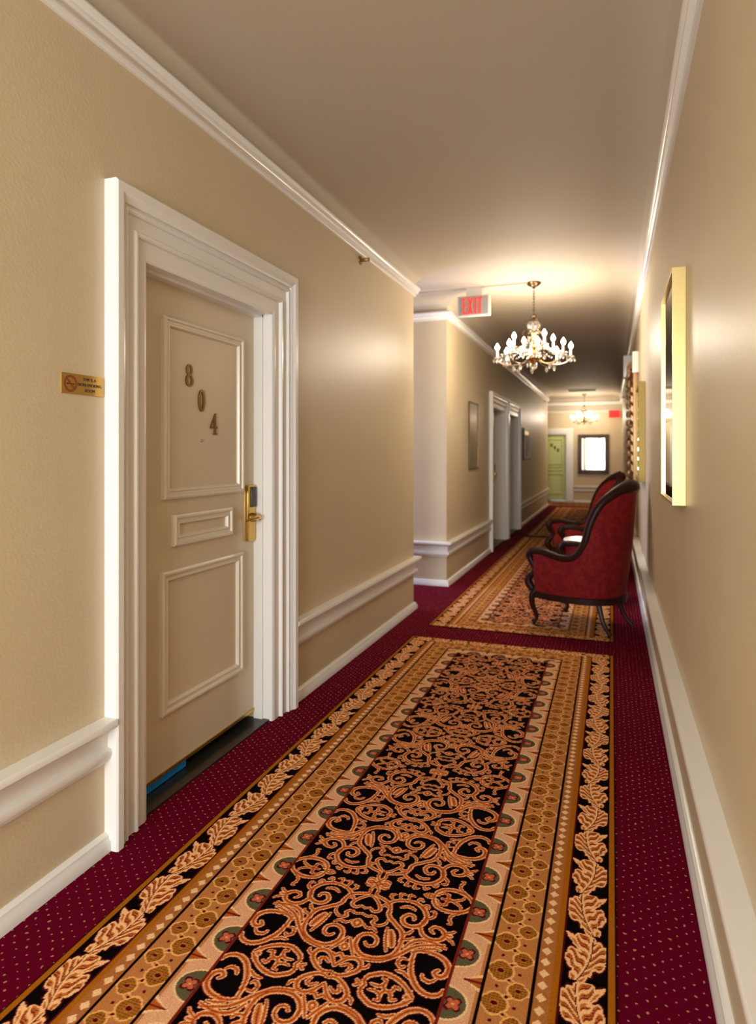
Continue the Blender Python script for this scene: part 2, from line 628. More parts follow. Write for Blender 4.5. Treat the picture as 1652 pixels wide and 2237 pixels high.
def casing(bm, x, oy0, oy1, iy0, iy1, iz, oz, depth=0.055):
    """stepped moulded architrave round an opening in a wall whose face is x; mitred at the top corners"""
    # (fraction from inner to outer, projection)
    prof = [(0.0, -0.01), (0.0, 0.016), (0.06, 0.02), (0.10, 0.020), (0.30, 0.018), (0.305, 0.030), (0.33, 0.036), (0.37, 0.035), (0.40, 0.026), (0.44, 0.026),
            (0.60, 0.026), (0.605, 0.036), (0.63, 0.042), (0.67, 0.041), (0.69, 0.033), (0.715, 0.033), (0.72, 0.044), (0.76, 0.046), (0.79, 0.05), (0.84, 0.058), (0.97, 0.058), (1.0, 0.052),
            (1.0, -0.01)]
    s = depth / 0.058
    pts = []
    for (iy, oy) in ((iy0, oy0), (iy1, oy1)):
        pts.append((iy, oy))
    secs = []
    secs.append([bm.verts.new((x + h * s, iy0 + (oy0 - iy0) * f, 0)) for f, h in prof])
    secs.append([bm.verts.new((x + h * s, iy0 + (oy0 - iy0) * f, iz + (oz - iz) * f)) for f, h in prof])
    secs.append([bm.verts.new((x + h * s, iy1 + (oy1 - iy1) * f, iz + (oz - iz) * f)) for f, h in prof])
    secs.append([bm.verts.new((x + h * s, iy1 + (oy1 - iy1) * f, 0)) for f, h in prof])
    for a, b in zip(secs, secs[1:]):
        for k in range(len(prof) - 1):
            bm.faces.new((a[k], a[k + 1], b[k + 1], b[k]))
    return bm


def lock_set(parent, x, yc, z0, z1):
    pl = obj('lock_plate', B(x, x + 0.018, yc - 0.036, yc + 0.036, z0, z1, bev=0.005), M['brass'], parent, True)
    obj('card_slot', B(x + 0.016, x + 0.027, yc - 0.012, yc + 0.028, z1 - 0.11, z1 - 0.008, bev=0.004), M['black'], pl)
    zz = z0 + (z1 - z0) * 0.42
    bm = bmesh.new()
    tube(bm, [(x + 0.01, yc, zz), (x + 0.05, yc, zz)], [0.026, 0.018], 16)
    tube(bm, catmull([(x + 0.045, yc + 0.045, zz - 0.006), (x + 0.055, yc, zz + 0.002), (x + 0.055, yc - 0.05, zz), (x + 0.045, yc - 0.10, zz - 0.008)], 4),
         [0.006, 0.007, 0.008, 0.009, 0.011, 0.011, 0.010, 0.0095, 0.009, 0.009, 0.008, 0.0075, 0.006], 10)
    obj('lever_handle', bm, M['brass'], parent, True)


def digit(parent, ch, x, yc, zc, hgt, m, label=None):
    bm = bmesh.new()
    s = hgt / 2
    fn = lambda a, b, d: (x + d, yc + a * s, zc + b * s)
    if ch == '8':
        up_o, up_i = ell(0, 0.46, 0.46, 0.52), ell(0, 0.48, 0.19, 0.36)
        lo_o, lo_i = ell(0, -0.46, 0.54, 0.55), ell(0, -0.46, 0.24, 0.38)
        poly_extrude(bm, up_o, [up_i], fn, 0, 0.005)
        poly_extrude(bm, lo_o, [lo_i], fn, 0, 0.006)
    elif ch == '0':
        poly_extrude(bm, ell(0, 0, 0.50, 1.0), [ell(0, 0, 0.19, 0.80)], fn, 0, 0.006)
    elif ch == '4':
        out = [(0.20, 1.0), (0.34, 1.0), (0.34, -0.22), (0.58, -0.22), (0.58, -0.42), (0.34, -0.42), (0.34, -0.80), (0.50, -0.86), (0.50, -1.0),
               (-0.12, -1.0), (-0.12, -0.86), (0.04, -0.80), (0.04, -0.42), (-0.58, -0.42), (-0.58, -0.30)]
        poly_extrude(bm, out, [[(0.04, 0.52), (0.04, -0.22), (-0.36, -0.22)]], fn, 0, 0.006)
    else:
        poly_extrude(bm, ell(0, 0, 0.45, 1.0), [ell(0, 0, 0.16, 0.78)], fn, 0, 0.006)
    return obj('door_numeral', bm, m, parent)


# door 804, nearest on the left
d1 = empty('door_1', (XL, (D1[2] + D1[3]) / 2, 0), kind='structure')
dy = d1.location.y


def L1(o):
    """geometry is given in world space: cancel the parent's offset"""
    o.matrix_parent_inverse = Matrix.Translation(-o.parent.location) if o.parent.parent is None else Matrix.Identity(4)
    return o


bm = casing(bmesh.new(), XL, D1[0], D1[1], D1[2], D1[3], D1[4], D1[5])
L1(obj('door_frame', bm, M['trim'], d1))
bm = bmesh.new()
xl = -1.715   # leaf face
box(bm, xl, XL + 0.014, D1[3] - 0.004, D1[3] + 0.02, 0, D1[4])            # far jamb (reveal the camera sees)
box(bm, xl, XL - 0.035, D1[3] - 0.016, D1[3] - 0.001, 0, D1[4], bev=0.002)
box(bm, xl, XL + 0.014, D1[2] - 0.02, D1[2] + 0.004, 0, D1[4])
box(bm, xl, XL - 0.035, D1[2], D1[2] + 0.012, 0, D1[4])
box(bm, xl, XL + 0.014, D1[2], D1[3], D1[4] - 0.004, D1[4] + 0.02)
box(bm, xl, XL - 0.035, D1[2], D1[3], D1[4] - 0.016, D1[4] - 0.001)
L1(obj('door_jamb', bm, M['trim'], d1))
leaf = L1(obj('door_leaf', B(xl - 0.045, xl, D1[2] - 0.02, D1[3] + 0.02, 0.05, D1[4] + 0.01), M['door'], d1))
for a in ((2.16, 2.765, 1.165, 1.915), (2.225, 2.665, 0.968, 1.098), (2.15, 2.757, 0.289, 0.872)):
    obj('panel_moulding', frame_mould(bmesh.new(), *a, xl), M['door_mould'], leaf, True)
obj('door_sweep', B(xl - 0.02, xl + 0.006, D1[2] - 0.02, D1[3] + 0.02, 0.046, 0.060), M['brass'], leaf)
obj('door_seal', B(xl - 0.012, xl - 0.004, D1[2] + 0.02, D1[2] + 0.38, 0.012, 0.046), M['blue'], leaf)
# only one level deeper than the leaf is allowed, so the lock plate hangs on the door itself
for ch, y, z in (('8', 2.345, 1.690), ('0', 2.432, 1.587), ('4', 2.525, 1.487)):
    L1(digit(d1, ch, xl, y, z, 0.098, M['brassnum']))
bm = bmesh.new()
tube(bm, [(xl, 2.432, 1.410), (xl + 0.006, 2.432, 1.410)], [0.0075, 0.0065], 16)
L1(obj('peephole', bm, M['steel'], d1, True))
n0 = set(d1.children)
lock_set(d1, xl, 2.835, 0.915, 1.195)
for o in d1.children:
    if o not in n0:
        L1(o)
L1(obj('threshold', B(XL - T, XL + 0.0, D1[2] - 0.0, D1[3] + 0.0, -0.02, 0.008, bev=0.003), M['thresh'], d1))


def far_door(n, D, green=False):
    y0, y1, a, b, zt, zo = D
    e = empty('door_%d' % n, (XL2, (a + b) / 2, 0), kind='structure')
    L1(obj('door_frame', casing(bmesh.new(), XL2, *D, depth=0.05), M['trim'], e))
    bm = bmesh.new()
    xf = XL2 - 0.16
    box(bm, xf, XL2 + 0.013, b - 0.005, b + 0.02, 0, zt)
    box(bm, xf, XL2 + 0.013, a - 0.02, a + 0.005, 0, zt)
    box(bm, xf, XL2 + 0.013, a, b, zt - 0.005, zt + 0.02)
    L1(obj('door_jamb', bm, M['trim'], e))
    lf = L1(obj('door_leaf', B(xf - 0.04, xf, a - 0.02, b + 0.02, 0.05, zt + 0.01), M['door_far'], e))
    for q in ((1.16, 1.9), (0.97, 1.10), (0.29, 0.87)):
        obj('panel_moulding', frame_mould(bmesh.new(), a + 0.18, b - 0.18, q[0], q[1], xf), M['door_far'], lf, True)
    k = set(e.children)
    lock_set(e, xf, b - 0.09, 0.915, 1.195)
    for o in e.children:
        if o not in k:
            L1(o)
    L1(obj('threshold', B(XL2 - T, XL2, a, b, -0.02, 0.008), M['thresh'], e))
    return e


far_door(2, D2)
far_door(3, D3)

# green door in the end wall (faces -y)
g = empty('door_4', (-1.67, YW, 0), kind='structure')
bm = bmesh.new()
box(bm, -2.12, -1.22, YW + 0.05, YW + 0.09, 0.05, 1.9)
gl = L1(obj('door_leaf', bm, M['green'], g))


def frame_mould_y(bm, x0, x1, z0, z1, y, w=0.04, h=0.02):
    t = frame_mould(bmesh.new(), x0, x1, z0, z1, 0, w, h)
    vm = {}
    for v in t.verts:
        vm[v] = bm.verts.new((v.co.y, y - v.co.x, v.co.z))
    for f in t.faces:
        bm.faces.new([vm[v] for v in f.verts])
    t.free()
    return bm


for z0, z1 in ((1.05, 1.78), (0.88, 1.0), (0.22, 0.80)):
    obj('panel_moulding', frame_mould_y(bmesh.new(), -2.03, -1.31, z0, z1, YW + 0.05), M['green'], gl, True)
bm = bmesh.new()
for k in range(3):
    box(bm, -1.64 + k * 0.09, -1.585 + k * 0.09, YW + 0.042, YW + 0.05, 1.56 - k * 0.07, 1.65 - k * 0.07, bev=0.01)
obj('door_numeral', bm, M['brassnum'], gl)
obj('door_sweep', B(-2.12, -1.22, YW + 0.045, YW + 0.06, 0.01, 0.05), M['steel'], gl)
bm = bmesh.new()
box(bm, -1.22, -1.02, YW - 0.035, YW + 0.0, 0, 2.08, bev=0.006)
box(bm, -2.32, -2.12, YW - 0.035, YW + 0.0, 0, 2.08, bev=0.006)
box(bm, -2.12, -1.22, YW - 0.035, YW + 0.0, 1.9, 2.08, bev=0.006)
box(bm, -1.20, -1.06, YW - 0.05, YW - 0.03, 0, 2.03, bev=0.006)
box(bm, -2.14, -1.20, YW - 0.05, YW - 0.03, 1.93, 2.03, bev=0.006)
L1(obj('door_frame', bm, M['trim'], g))

# ------------------------------------------------------------------ rugs: the woven pattern
PEACH, ORANGE, MAROON, BLACK = srgb(232, 176, 128), srgb(190, 112, 50), srgb(98, 22, 40), srgb(20, 8, 10)
GOLD, TAN, CREAM, SAGE = srgb(178, 116, 30), srgb(196, 138, 84), srgb(226, 178, 140), srgb(112, 106, 78)
REDL, OCHRE, QDARK, BEAD = srgb(134, 50, 34), srgb(176, 122, 52), srgb(112, 62, 26), srgb(240, 205, 160)
LQ = srgb(236, 184, 120)

CU, CV = 0.2915, 0.376
STROKES = [  # (width, points) in one quarter repeat: u across from the middle line, v along
    (0.0060, [(0.000, 0.012), (0.012, 0.030), (0.012, 0.052), (0.036, 0.061), (0.062, 0.075), (0.072, 0.100), (0.076, 0.122), (0.107, 0.150), (0.132, 0.172), (0.141, 0.205), (0.139, 0.246), (0.122, 0.272), (0.097, 0.285), (0.066, 0.290), (0.038, 0.278), (0.022, 0.250), (0.029, 0.220), (0.053, 0.208), (0.074, 0.220), (0.076, 0.243), (0.060, 0.252), (0.048, 0.242)]),
    (0.0062, [(0.058, 0.078), (0.070, 0.062), (0.090, 0.050), (0.118, 0.043), (0.148, 0.050), (0.172, 0.070), (0.183, 0.098), (0.175, 0.128), (0.152, 0.143), (0.127, 0.138), (0.118, 0.118), (0.130, 0.099), (0.147, 0.102), (0.150, 0.114)]),
    (0.0050, [(0.100, 0.078), (0.122, 0.068), (0.142, 0.075)]),
    (0.0042, [(0.066, 0.055), (0.055, 0.038), (0.068, 0.030)]), (0.0042, [(0.088, 0.045), (0.082, 0.022), (0.096, 0.022)]),
    (0.0042, [(0.112, 0.038), (0.110, 0.018), (0.124, 0.020)]), (0.0042, [(0.136, 0.042), (0.144, 0.024), (0.155, 0.032)]),
    (0.0042, [(0.158, 0.055), (0.172, 0.044), (0.178, 0.056)]),
    (0.0046, [(0.183, 0.100), (0.200, 0.085), (0.200, 0.066), (0.190, 0.064)]),
    (0.0058, [(0.186, 0.094), (0.177, 0.112), (0.176, 0.138), (0.190, 0.162), (0.214, 0.172), (0.240, 0.164), (0.248, 0.142), (0.234, 0.124), (0.214, 0.122), (0.206, 0.136), (0.216, 0.146)]),
    (0.0042, [(0.246, 0.136), (0.264, 0.128), (0.272, 0.120)]), (0.0042, [(0.248, 0.148), (0.268, 0.158), (0.278, 0.168)]),
    (0.0042, [(0.250, 0.142), (0.266, 0.142)]),
    # knot at the edge, on the mirror line v = 0
    (0.0060, [(0.180, 0.000), (0.184, 0.022), (0.200, 0.040), (0.226, 0.048), (0.250, 0.046), (0.276, 0.036), (0.292, 0.018), (0.300, 0.000)]),
    (0.0042, [(0.150, 0.000), (0.166, 0.008), (0.180, 0.000)]), (0.0042, [(0.292, 0.022), (0.268, 0.044), (0.250, 0.060), (0.246, 0.078), (0.254, 0.094), (0.246, 0.098)]),
    (0.0048, [(0.190, 0.010), (0.205, 0.026), (0.220, 0.022), (0.222, 0.008), (0.236, 0.000), (0.252, 0.008), (0.264, 0.016), (0.268, 0.028)]),
    (0.0042, [(0.206, 0.000), (0.236, 0.000)]),
    # centre star
    (0.0050, [(0.000, 0.010), (0.010, 0.000), (0.022, 0.006), (0.034, 0.002)]), (0.0040, [(0.012, 0.012), (0.026, 0.018), (0.036, 0.012)]),
    (0.0046, [(0.000, 0.060), (0.016, 0.068), (0.034, 0.088), (0.044, 0.110), (0.030, 0.122), (0.014, 0.112), (0.000, 0.118)]),
    (0.0044, [(0.062, 0.090), (0.052, 0.084), (0.044, 0.096)]),
    (0.0046, [(0.000, 0.140), (0.018, 0.146), (0.034, 0.140), (0.046, 0.150), (0.040, 0.166), (0.058, 0.172), (0.076, 0.160), (0.080, 0.142)]),
    (0.0062, [(0.000, 0.168), (0.010, 0.180), (0.000, 0.194)]), (0.0044, [(0.018, 0.178), (0.034, 0.190), (0.050, 0.186), (0.064, 0.196)]),
    (0.0085, [(0.102, 0.180), (0.112, 0.204), (0.120, 0.230)]), (0.0046, [(0.088, 0.170), (0.094, 0.200), (0.104, 0.232), (0.112, 0.252)]),
    (0.0046, [(0.135, 0.177), (0.150, 0.170), (0.158, 0.156)]), (0.0042, [(0.141, 0.196), (0.158, 0.192), (0.168, 0.180)]),
    # long leafy line and the open curls at the edge
    (0.0056, [(0.262, 0.190), (0.240, 0.184), (0.215, 0.180), (0.185, 0.186), (0.166, 0.204), (0.156, 0.224)]),
    (0.0056, [(0.256, 0.180), (0.228, 0.190), (0.196, 0.202), (0.172, 0.222), (0.152, 0.248), (0.132, 0.270), (0.110, 0.288), (0.082, 0.297), (0.060, 0.300)]),
    (0.0044, [(0.250, 0.200), (0.226, 0.204), (0.206, 0.212)]),
    (0.0066, [(0.182, 0.232), (0.200, 0.220), (0.225, 0.217), (0.255, 0.222), (0.276, 0.236), (0.286, 0.256), (0.282, 0.280), (0.266, 0.290), (0.254, 0.280), (0.262, 0.268)]),
    (0.0066, [(0.186, 0.236), (0.188, 0.262), (0.194, 0.292), (0.206, 0.316), (0.226, 0.340), (0.254, 0.352), (0.280, 0.344), (0.290, 0.326)]),
    (0.0050, [(0.262, 0.300), (0.250, 0.312), (0.232, 0.308), (0.226, 0.296)]), (0.0046, [(0.176, 0.262), (0.160, 0.262), (0.154, 0.280), (0.168, 0.292), (0.176, 0.284)]),
    (0.0046, [(0.196, 0.318), (0.178, 0.306), (0.160, 0.306)]),
    # heart knot on the mirror line v = CV
    (0.0060, [(0.098, 0.376), (0.092, 0.362), (0.098, 0.346), (0.112, 0.336), (0.132, 0.326), (0.160, 0.328), (0.184, 0.338), (0.206, 0.354), (0.222, 0.372)]),
    (0.0042, [(0.074, 0.368), (0.086, 0.376)]), (0.0046, [(0.112, 0.366), (0.128, 0.368), (0.142, 0.362), (0.146, 0.346), (0.136, 0.342)]),
    (0.0046, [(0.142, 0.362), (0.152, 0.376)]), (0.0046, [(0.152, 0.376), (0.168, 0.372), (0.174, 0.356), (0.186, 0.360)]),
    (0.0056, [(0.208, 0.360), (0.212, 0.358)]), (0.0056, [(0.206, 0.376), (0.209, 0.374)]),
    # twin rings on the centre line
    (0.0058, [(0.000, 0.346), (0.010, 0.330), (0.024, 0.312), (0.044, 0.303), (0.062, 0.312), (0.067, 0.332), (0.056, 0.350), (0.036, 0.366), (0.018, 0.372), (0.000, 0.366)]),
    (0.0046, [(0.018, 0.340), (0.032, 0.330), (0.044, 0.336), (0.038, 0.350)]), (0.0042, [(0.067, 0.330), (0.082, 0.324), (0.086, 0.312)]),
    (0.0046, [(0.000, 0.300), (0.012, 0.312), (0.022, 0.306)]), (0.0050, [(0.000, 0.262), (0.008, 0.276), (0.000, 0.286)]),
    (0.0044, [(0.004, 0.240), (0.014, 0.262), (0.034, 0.296)]),
]


def field_tables():
    du = 0.0014
    nu, nv = int(round(CU / du)) + 1, int(round(CV / du)) + 1
    U, V = np.meshgrid(np.linspace(0, CU, nu), np.linspace(0, CV, nv), indexing='ij')
    best = np.full(U.shape, 9.0)
    for wd, pts in STROKES:
        if len(pts) > 2:
            q = [(p.x, p.y) for p in catmull([(a, b, 0) for a, b in pts], 4)]
        else:
            q = pts
        n = len(q) - 1
        for i in range(n):
            (x0, y0), (x1, y1) = q[i], q[i + 1]
            dx, dy_ = x1 - x0, y1 - y0
            L2 = dx * dx + dy_ * dy_ + 1e-12
            t = np.clip(((U - x0) * dx + (V - y0) * dy_) / L2, 0, 1)
            d = np.hypot(U - x0 - t * dx, V - y0 - t * dy_)
            # strokes taper to their ends
            f = (i + 0.5) / n
            ww = wd * (0.80 + 0.42 * math.sin(PI * min(1, f)))
            best = np.minimum(best, d / ww)
    return best, nu, nv


FT, FNU, FNV = field_tables()


def mixc(c, m, col):
    c[m] = col


def field_color(u, v):
    """u, v arrays: offset from centre line and from a v = 0 mirror line"""
    uu = np.minimum(np.abs(u), CU)
    vv = np.abs(((v + CV) % (2 * CV)) - CV)
    i = uu / CU * (FNU - 1)
    j = vv / CV * (FNV - 1)
    i0 = np.clip(i.astype(int), 0, FNU - 2)
    j0 = np.clip(j.astype(int), 0, FNV - 2)
    fi, fj = i - i0, j - j0
    d = (FT[i0, j0] * (1 - fi) * (1 - fj) + FT[i0 + 1, j0] * fi * (1 - fj) + FT[i0, j0 + 1] * (1 - fi) * fj + FT[i0 + 1, j0 + 1] * fi * fj)
    c = np.empty(u.shape + (3,))
    c[:] = BLACK
    mixc(c, d < 1.52, srgb(116, 20, 46))
    mixc(c, d < 1.14, srgb(246, 208, 160))
    mixc(c, d < 0.84, srgb(222, 148, 88))
    mixc(c, d < 0.32, srgb(176, 88, 44))
    return c


def leaf_color(p, q, bg):
    """p across (-.056 .. .056), q along; chain of broad acanthus leaves, each second one mirrored"""
    k = np.floor(q / 0.175)
    q = q - k * 0.175
    p = np.where(k % 2 == 0, p, -p)
    P1 = srgb(246, 200, 148)
    P2 = srgb(204, 130, 66)

    def blob(pc, qc, ang, la, lb, lobes, amp, ph=0.0):
        ca, sa = math.cos(ang), math.sin(ang)
        a = ((q - qc) * ca + (p - pc) * sa) / la
        b = (-(q - qc) * sa + (p - pc) * ca) / lb
        th = np.arctan2(b, a)
        rr = np.hypot(a, b)
        R = 1 - amp + amp * 2 * np.abs(np.cos((th + ph) * lobes / 2)) ** 0.7
        return (R - rr) * min(la, lb)        # > 0 inside, about metres
    d = blob(0.010, 0.084, 0.36, 0.072, 0.042, 11, 0.06)
    d = np.maximum(d, blob(-0.024, 0.082, 0.10, 0.042, 0.026, 7, 0.08))
    d = np.maximum(d, blob(-0.004, 0.146, 0.3, 0.036, 0.028, 6, 0.09))
    d = np.maximum(d, blob(-0.028, 0.145, -0.75, 0.034, 0.0095, 5, 0.10))
    d = np.maximum(d, blob(-0.022, 0.012, 0.0, 0.026, 0.015, 5, 0.12))
    d = np.maximum(d, blob(-0.004, 0.020, 0.25, 0.034, 0.011, 4, 0.06))
    d = np.minimum(d, -blob(0.036, 0.012, -0.3, 0.034, 0.017, 4, 0.05))
    d = np.minimum(d, -blob(-0.036, 0.124, -0.9, 0.018, 0.0045, 2, 0.0))
    c = np.empty(p.shape + (3,))
    c[:] = bg
    c[d > -0.0034] = MAROON
    ins = d > 0
    c[ins] = P2
    # ribs fan out from a curved midrib
    mid = -0.018 + 0.26 * (q - 0.02) + 0.010 * np.sin(q * 22)
    off = p - mid
    ph = (q * 1.0 - np.abs(off) * 1.15 + 0.006 * np.sin(off * 180)) / 0.030
    f = ph % 1
    c[ins & (f < 0.40)] = P1
    c[ins & (np.abs(f - 0.54) < 0.085) & (np.abs(off) > 0.004) & (d > 0.005)] = srgb(142, 58, 44)
    c[ins & (np.abs(f - 0.80) < 0.05) & (np.abs(off) > 0.010) & (d > 0.009)] = REDL
    c[ins & (d < 0.0042)] = P1
    c[ins & (np.abs(off) < 0.0030)] = P1
    c[ins & (np.abs(off - 0.0045) < 0.0013) & (d > 0.003)] = MAROON
    return c


def quat_color(r, s):
    """r across the .112 wide band (0 = outer), s along"""
    c = np.empty(r.shape + (3,))
    c[:] = TAN
    PQ = 0.106
    f = (s / PQ) % 1
    # lattice
    lat = np.abs(np.abs(f - 0.5) * 2 - np.clip((r - 0.012) / 0.085, 0, 1))
    c[lat < 0.20] = LQ
    c[lat < 0.07] = srgb(206, 140, 66)
    for rc, ph, rad in ((0.081, 0.0, 0.027), (0.030, 0.5, 0.021)):
        ds = (((s / PQ) + ph + 0.5) % 1 - 0.5) * PQ
        dr = r - rc
        ang = np.arctan2(dr, ds)
        R = rad * (1 + 0.16 * np.abs(np.cos(2 * ang)))
        dd = np.hypot(ds, dr)
        c[dd < R * 1.20] = LQ
        ins = dd < R
        c[ins] = OCHRE
        hatch = (((s * 1.0) / 0.0075) % 1 < 0.4) & ((r / 0.004) % 1 < 0.7)
        c[ins & hatch] = srgb(128, 78, 28)
        c[dd < rad * 0.42] = srgb(196, 130, 66)
        c[np.hypot(ds * 1.5, dr) < rad * 0.34] = MAROON
    for rc, ph in ((0.083, 0.5), (0.032, 0.0), (0.056, 0.25), (0.056, 0.75)):
        ds = (((s / PQ) + ph + 0.5) % 1 - 0.5) * PQ
        c[np.hypot(ds, r - rc) < 0.0045] = MAROON
    return c


def scallop_color(r, s):
    """cream band .075 wide; r = 0 outer, r = .075 at the field"""
    c = np.empty(r.shape + (3,))
    c[:] = CREAM
    c[r < 0.010] = TAN
    P = 0.168
    ds = ((s / P + 0.5) % 1 - 0.5) * P
    # sage half-ovals growing from the field edge
    e = (ds / 0.048) ** 2 + ((r - 0.078) / 0.055) ** 2
    c[e < 1.25] = BEAD
    c[e < 1.0] = SAGE
    ang = np.arctan2(r - 0.055, ds)
    dd = np.hypot(ds, r - 0.055)
    fl = dd < 0.017 * (0.55 + 0.55 * np.abs(np.cos(2 * (ang + PI / 4))))
    fl2 = dd < 0.023 * (0.55 + 0.55 * np.abs(np.cos(2 * (ang + PI / 4))))
    c[fl2] = MAROON
    c[fl] = srgb(205, 118, 84)
    c[dd < 0.0035] = srgb(235, 180, 120)
    # darts between them
    ds2 = ((s / P) % 1 - 0.5) * P
    t = np.clip((r - 0.004) / 0.052, 0, 1)
    dart = (np.abs(ds2) < 0.026 * (1 - t) ** 1.5 + 0.002) & (r < 0.056)
    c[dart] = BEAD
    c[(np.abs(ds2) < 0.017 * (1 - t) ** 1.6 + 0.001) & (r < 0.052)] = ORANGE
    c[(np.abs(ds2) < 0.003) & (r < 0.046)] = REDL
    return c


def rug_pattern(X, Y, x0, x1, y0, y1, vphase):
    dxl = X - x0
    dxr = x1 - X
    dx = np.minimum(dxl, dxr)
    dyn = np.minimum(Y - y0, y1 - Y)
    C = np.empty(X.shape + (3,))
    xc = (x0 + x1) / 2
    C[:] = field_color(X - xc, Y - vphase)
    # inner frame distances: how far outside the field
    rs = dx - 0.203
    re = dyn - 0.100
    r = np.minimum(rs, re * 1.07)
    side = rs <= re * 1.07
    tang = np.where(side, Y - vphase, X - xc)
    m = r < 0.204
    C[m] = REDL
    m = r < 0.197
    C[m] = scallop_color((r - 0.120)[m], (tang + 0.02)[m])
    m = r < 0.120
    C[m] = BLACK
    m = r < 0.112
    C[m] = quat_color(r[m], tang[m])
    # beads and leaf band of the sides
    m = dx < 0.203
    C[m] = BLACK
    m = (dx < 0.194)
    C[m] = srgb(184, 124, 72)
    bd = (((Y / 0.040) + 0.5) % 1 - 0.5) * 0.040
    bead = (np.abs(bd) / 0.015 + np.abs(dx - 0.177) / 0.0135) < 1
    C[bead] = BEAD
    m = dx < 0.155
    C[m] = GOLD
    m = dx < 0.138
    C[m] = MAROON
    m = dx < 0.134
    C[m] = BLACK
    p = np.where(dxl < dxr, 0.079 - dx, dx - 0.079)
    m = dx < 0.132
    C[m] = leaf_color(p[m], (Y + 3.0)[m], BLACK)
    # band of the ends: leaves on ochre
    m = dyn < 0.100
    C[m] = QDARK
    m = dyn < 0.094
    C[m] = leaf_color((dyn - 0.047)[m] * 1.05, (X + 5.0)[m] * 1.3, OCHRE)
    spk = m & (((X + 5.0) / 0.13 % 1) < 0.16) & (np.abs(dyn - 0.035) < 0.012)
    C[spk] = BLACK
    m = dx < 0.026
    C[m] = BLACK
    m = dx < 0.022
    C[m] = GOLD
    m = (dx < 0.004) | (dyn < 0.003)
    C[m] = srgb(60, 30, 14)
    return C


def make_rug(name, x0, x1, y0, y1, steps, sx, vphase, label, cat='rug', th=0.006, plain=None):
    xs = np.concatenate([[x0], np.linspace(x0, x1, int((x1 - x0) / sx) + 1), [x1]])
    ys = [y0]
    y = y0
    while y < y1 - 1e-6:
        st = next(s for lim, s in steps if y < lim)
        y = min(y1, y + st)
        ys.append(y)
    ys = np.concatenate([[y0], np.array(ys), [y1]])
    X, Y = np.meshgrid(xs, ys, indexing='ij')
    Z = np.full(X.shape, th)
    Z[0, :] = 0
    Z[-1, :] = 0
    Z[:, 0] = 0
    Z[:, -1] = 0
    nx, ny = X.shape
    co = np.stack([X, Y, Z], -1).reshape(-1, 3).astype(np.float32)
    idx = np.arange(nx * ny).reshape(nx, ny)
    q = np.stack([idx[:-1, :-1], idx[1:, :-1], idx[1:, 1:], idx[:-1, 1:]], -1).reshape(-1, 4)
    me = bpy.data.meshes.new(name)
    me.vertices.add(len(co))
    me.vertices.foreach_set('co', co.ravel())
    me.loops.add(q.size)
    me.loops.foreach_set('vertex_index', q.ravel().astype(np.int32))
    me.polygons.add(len(q))
    me.polygons.foreach_set('loop_start', np.arange(0, q.size, 4, dtype=np.int32))
    me.update(calc_edges=True)
    col = rug_pattern(X, Y, x0, x1, y0, y1, vphase)
    a = me.color_attributes.new('weave', 'FLOAT_COLOR', 'POINT')
    buf = np.ones((nx * ny, 4), dtype=np.float32)
    buf[:, :3] = col.reshape(-1, 3)
    a.data.foreach_set('color', buf.ravel())
    me.materials.append(M['rug'])
    o = bpy.data.objects.new(name, me)
    COL.objects.link(o)
    return tag(o, label, cat, 'patterned runner rugs down the corridor')


RX0, RX1 = -1.386, 0.012
make_rug('runner_rug', RX0, RX1, -1.5, 4.59, [(0.9, 0.012), (2.6, 0.0026), (3.4, 0.0036), (9, 0.005)], 0.0028, 1.905,
         'long black and gold scroll-patterned runner rug nearest the camera, in front of door 804')
make_rug('runner_rug', RX0 + 0.03, RX1, 4.92, 10.68, [(7, 0.008), (99, 0.014)], 0.006, 1.905,
         'second patterned runner rug, lying under the red armchairs')
make_rug('runner_rug', RX0 + 0.05, RX1, 10.90, 17.0, [(99, 0.02)], 0.012, 1.905,
         'third patterned runner rug, farther down the corridor beyond the chairs')
make_rug('runner_rug', -3.6, 0.05, 17.45, 18.7, [(99, 0.02)], 0.014, 1.905,
         'farthest patterned rug, lying across the hall before the end wall')


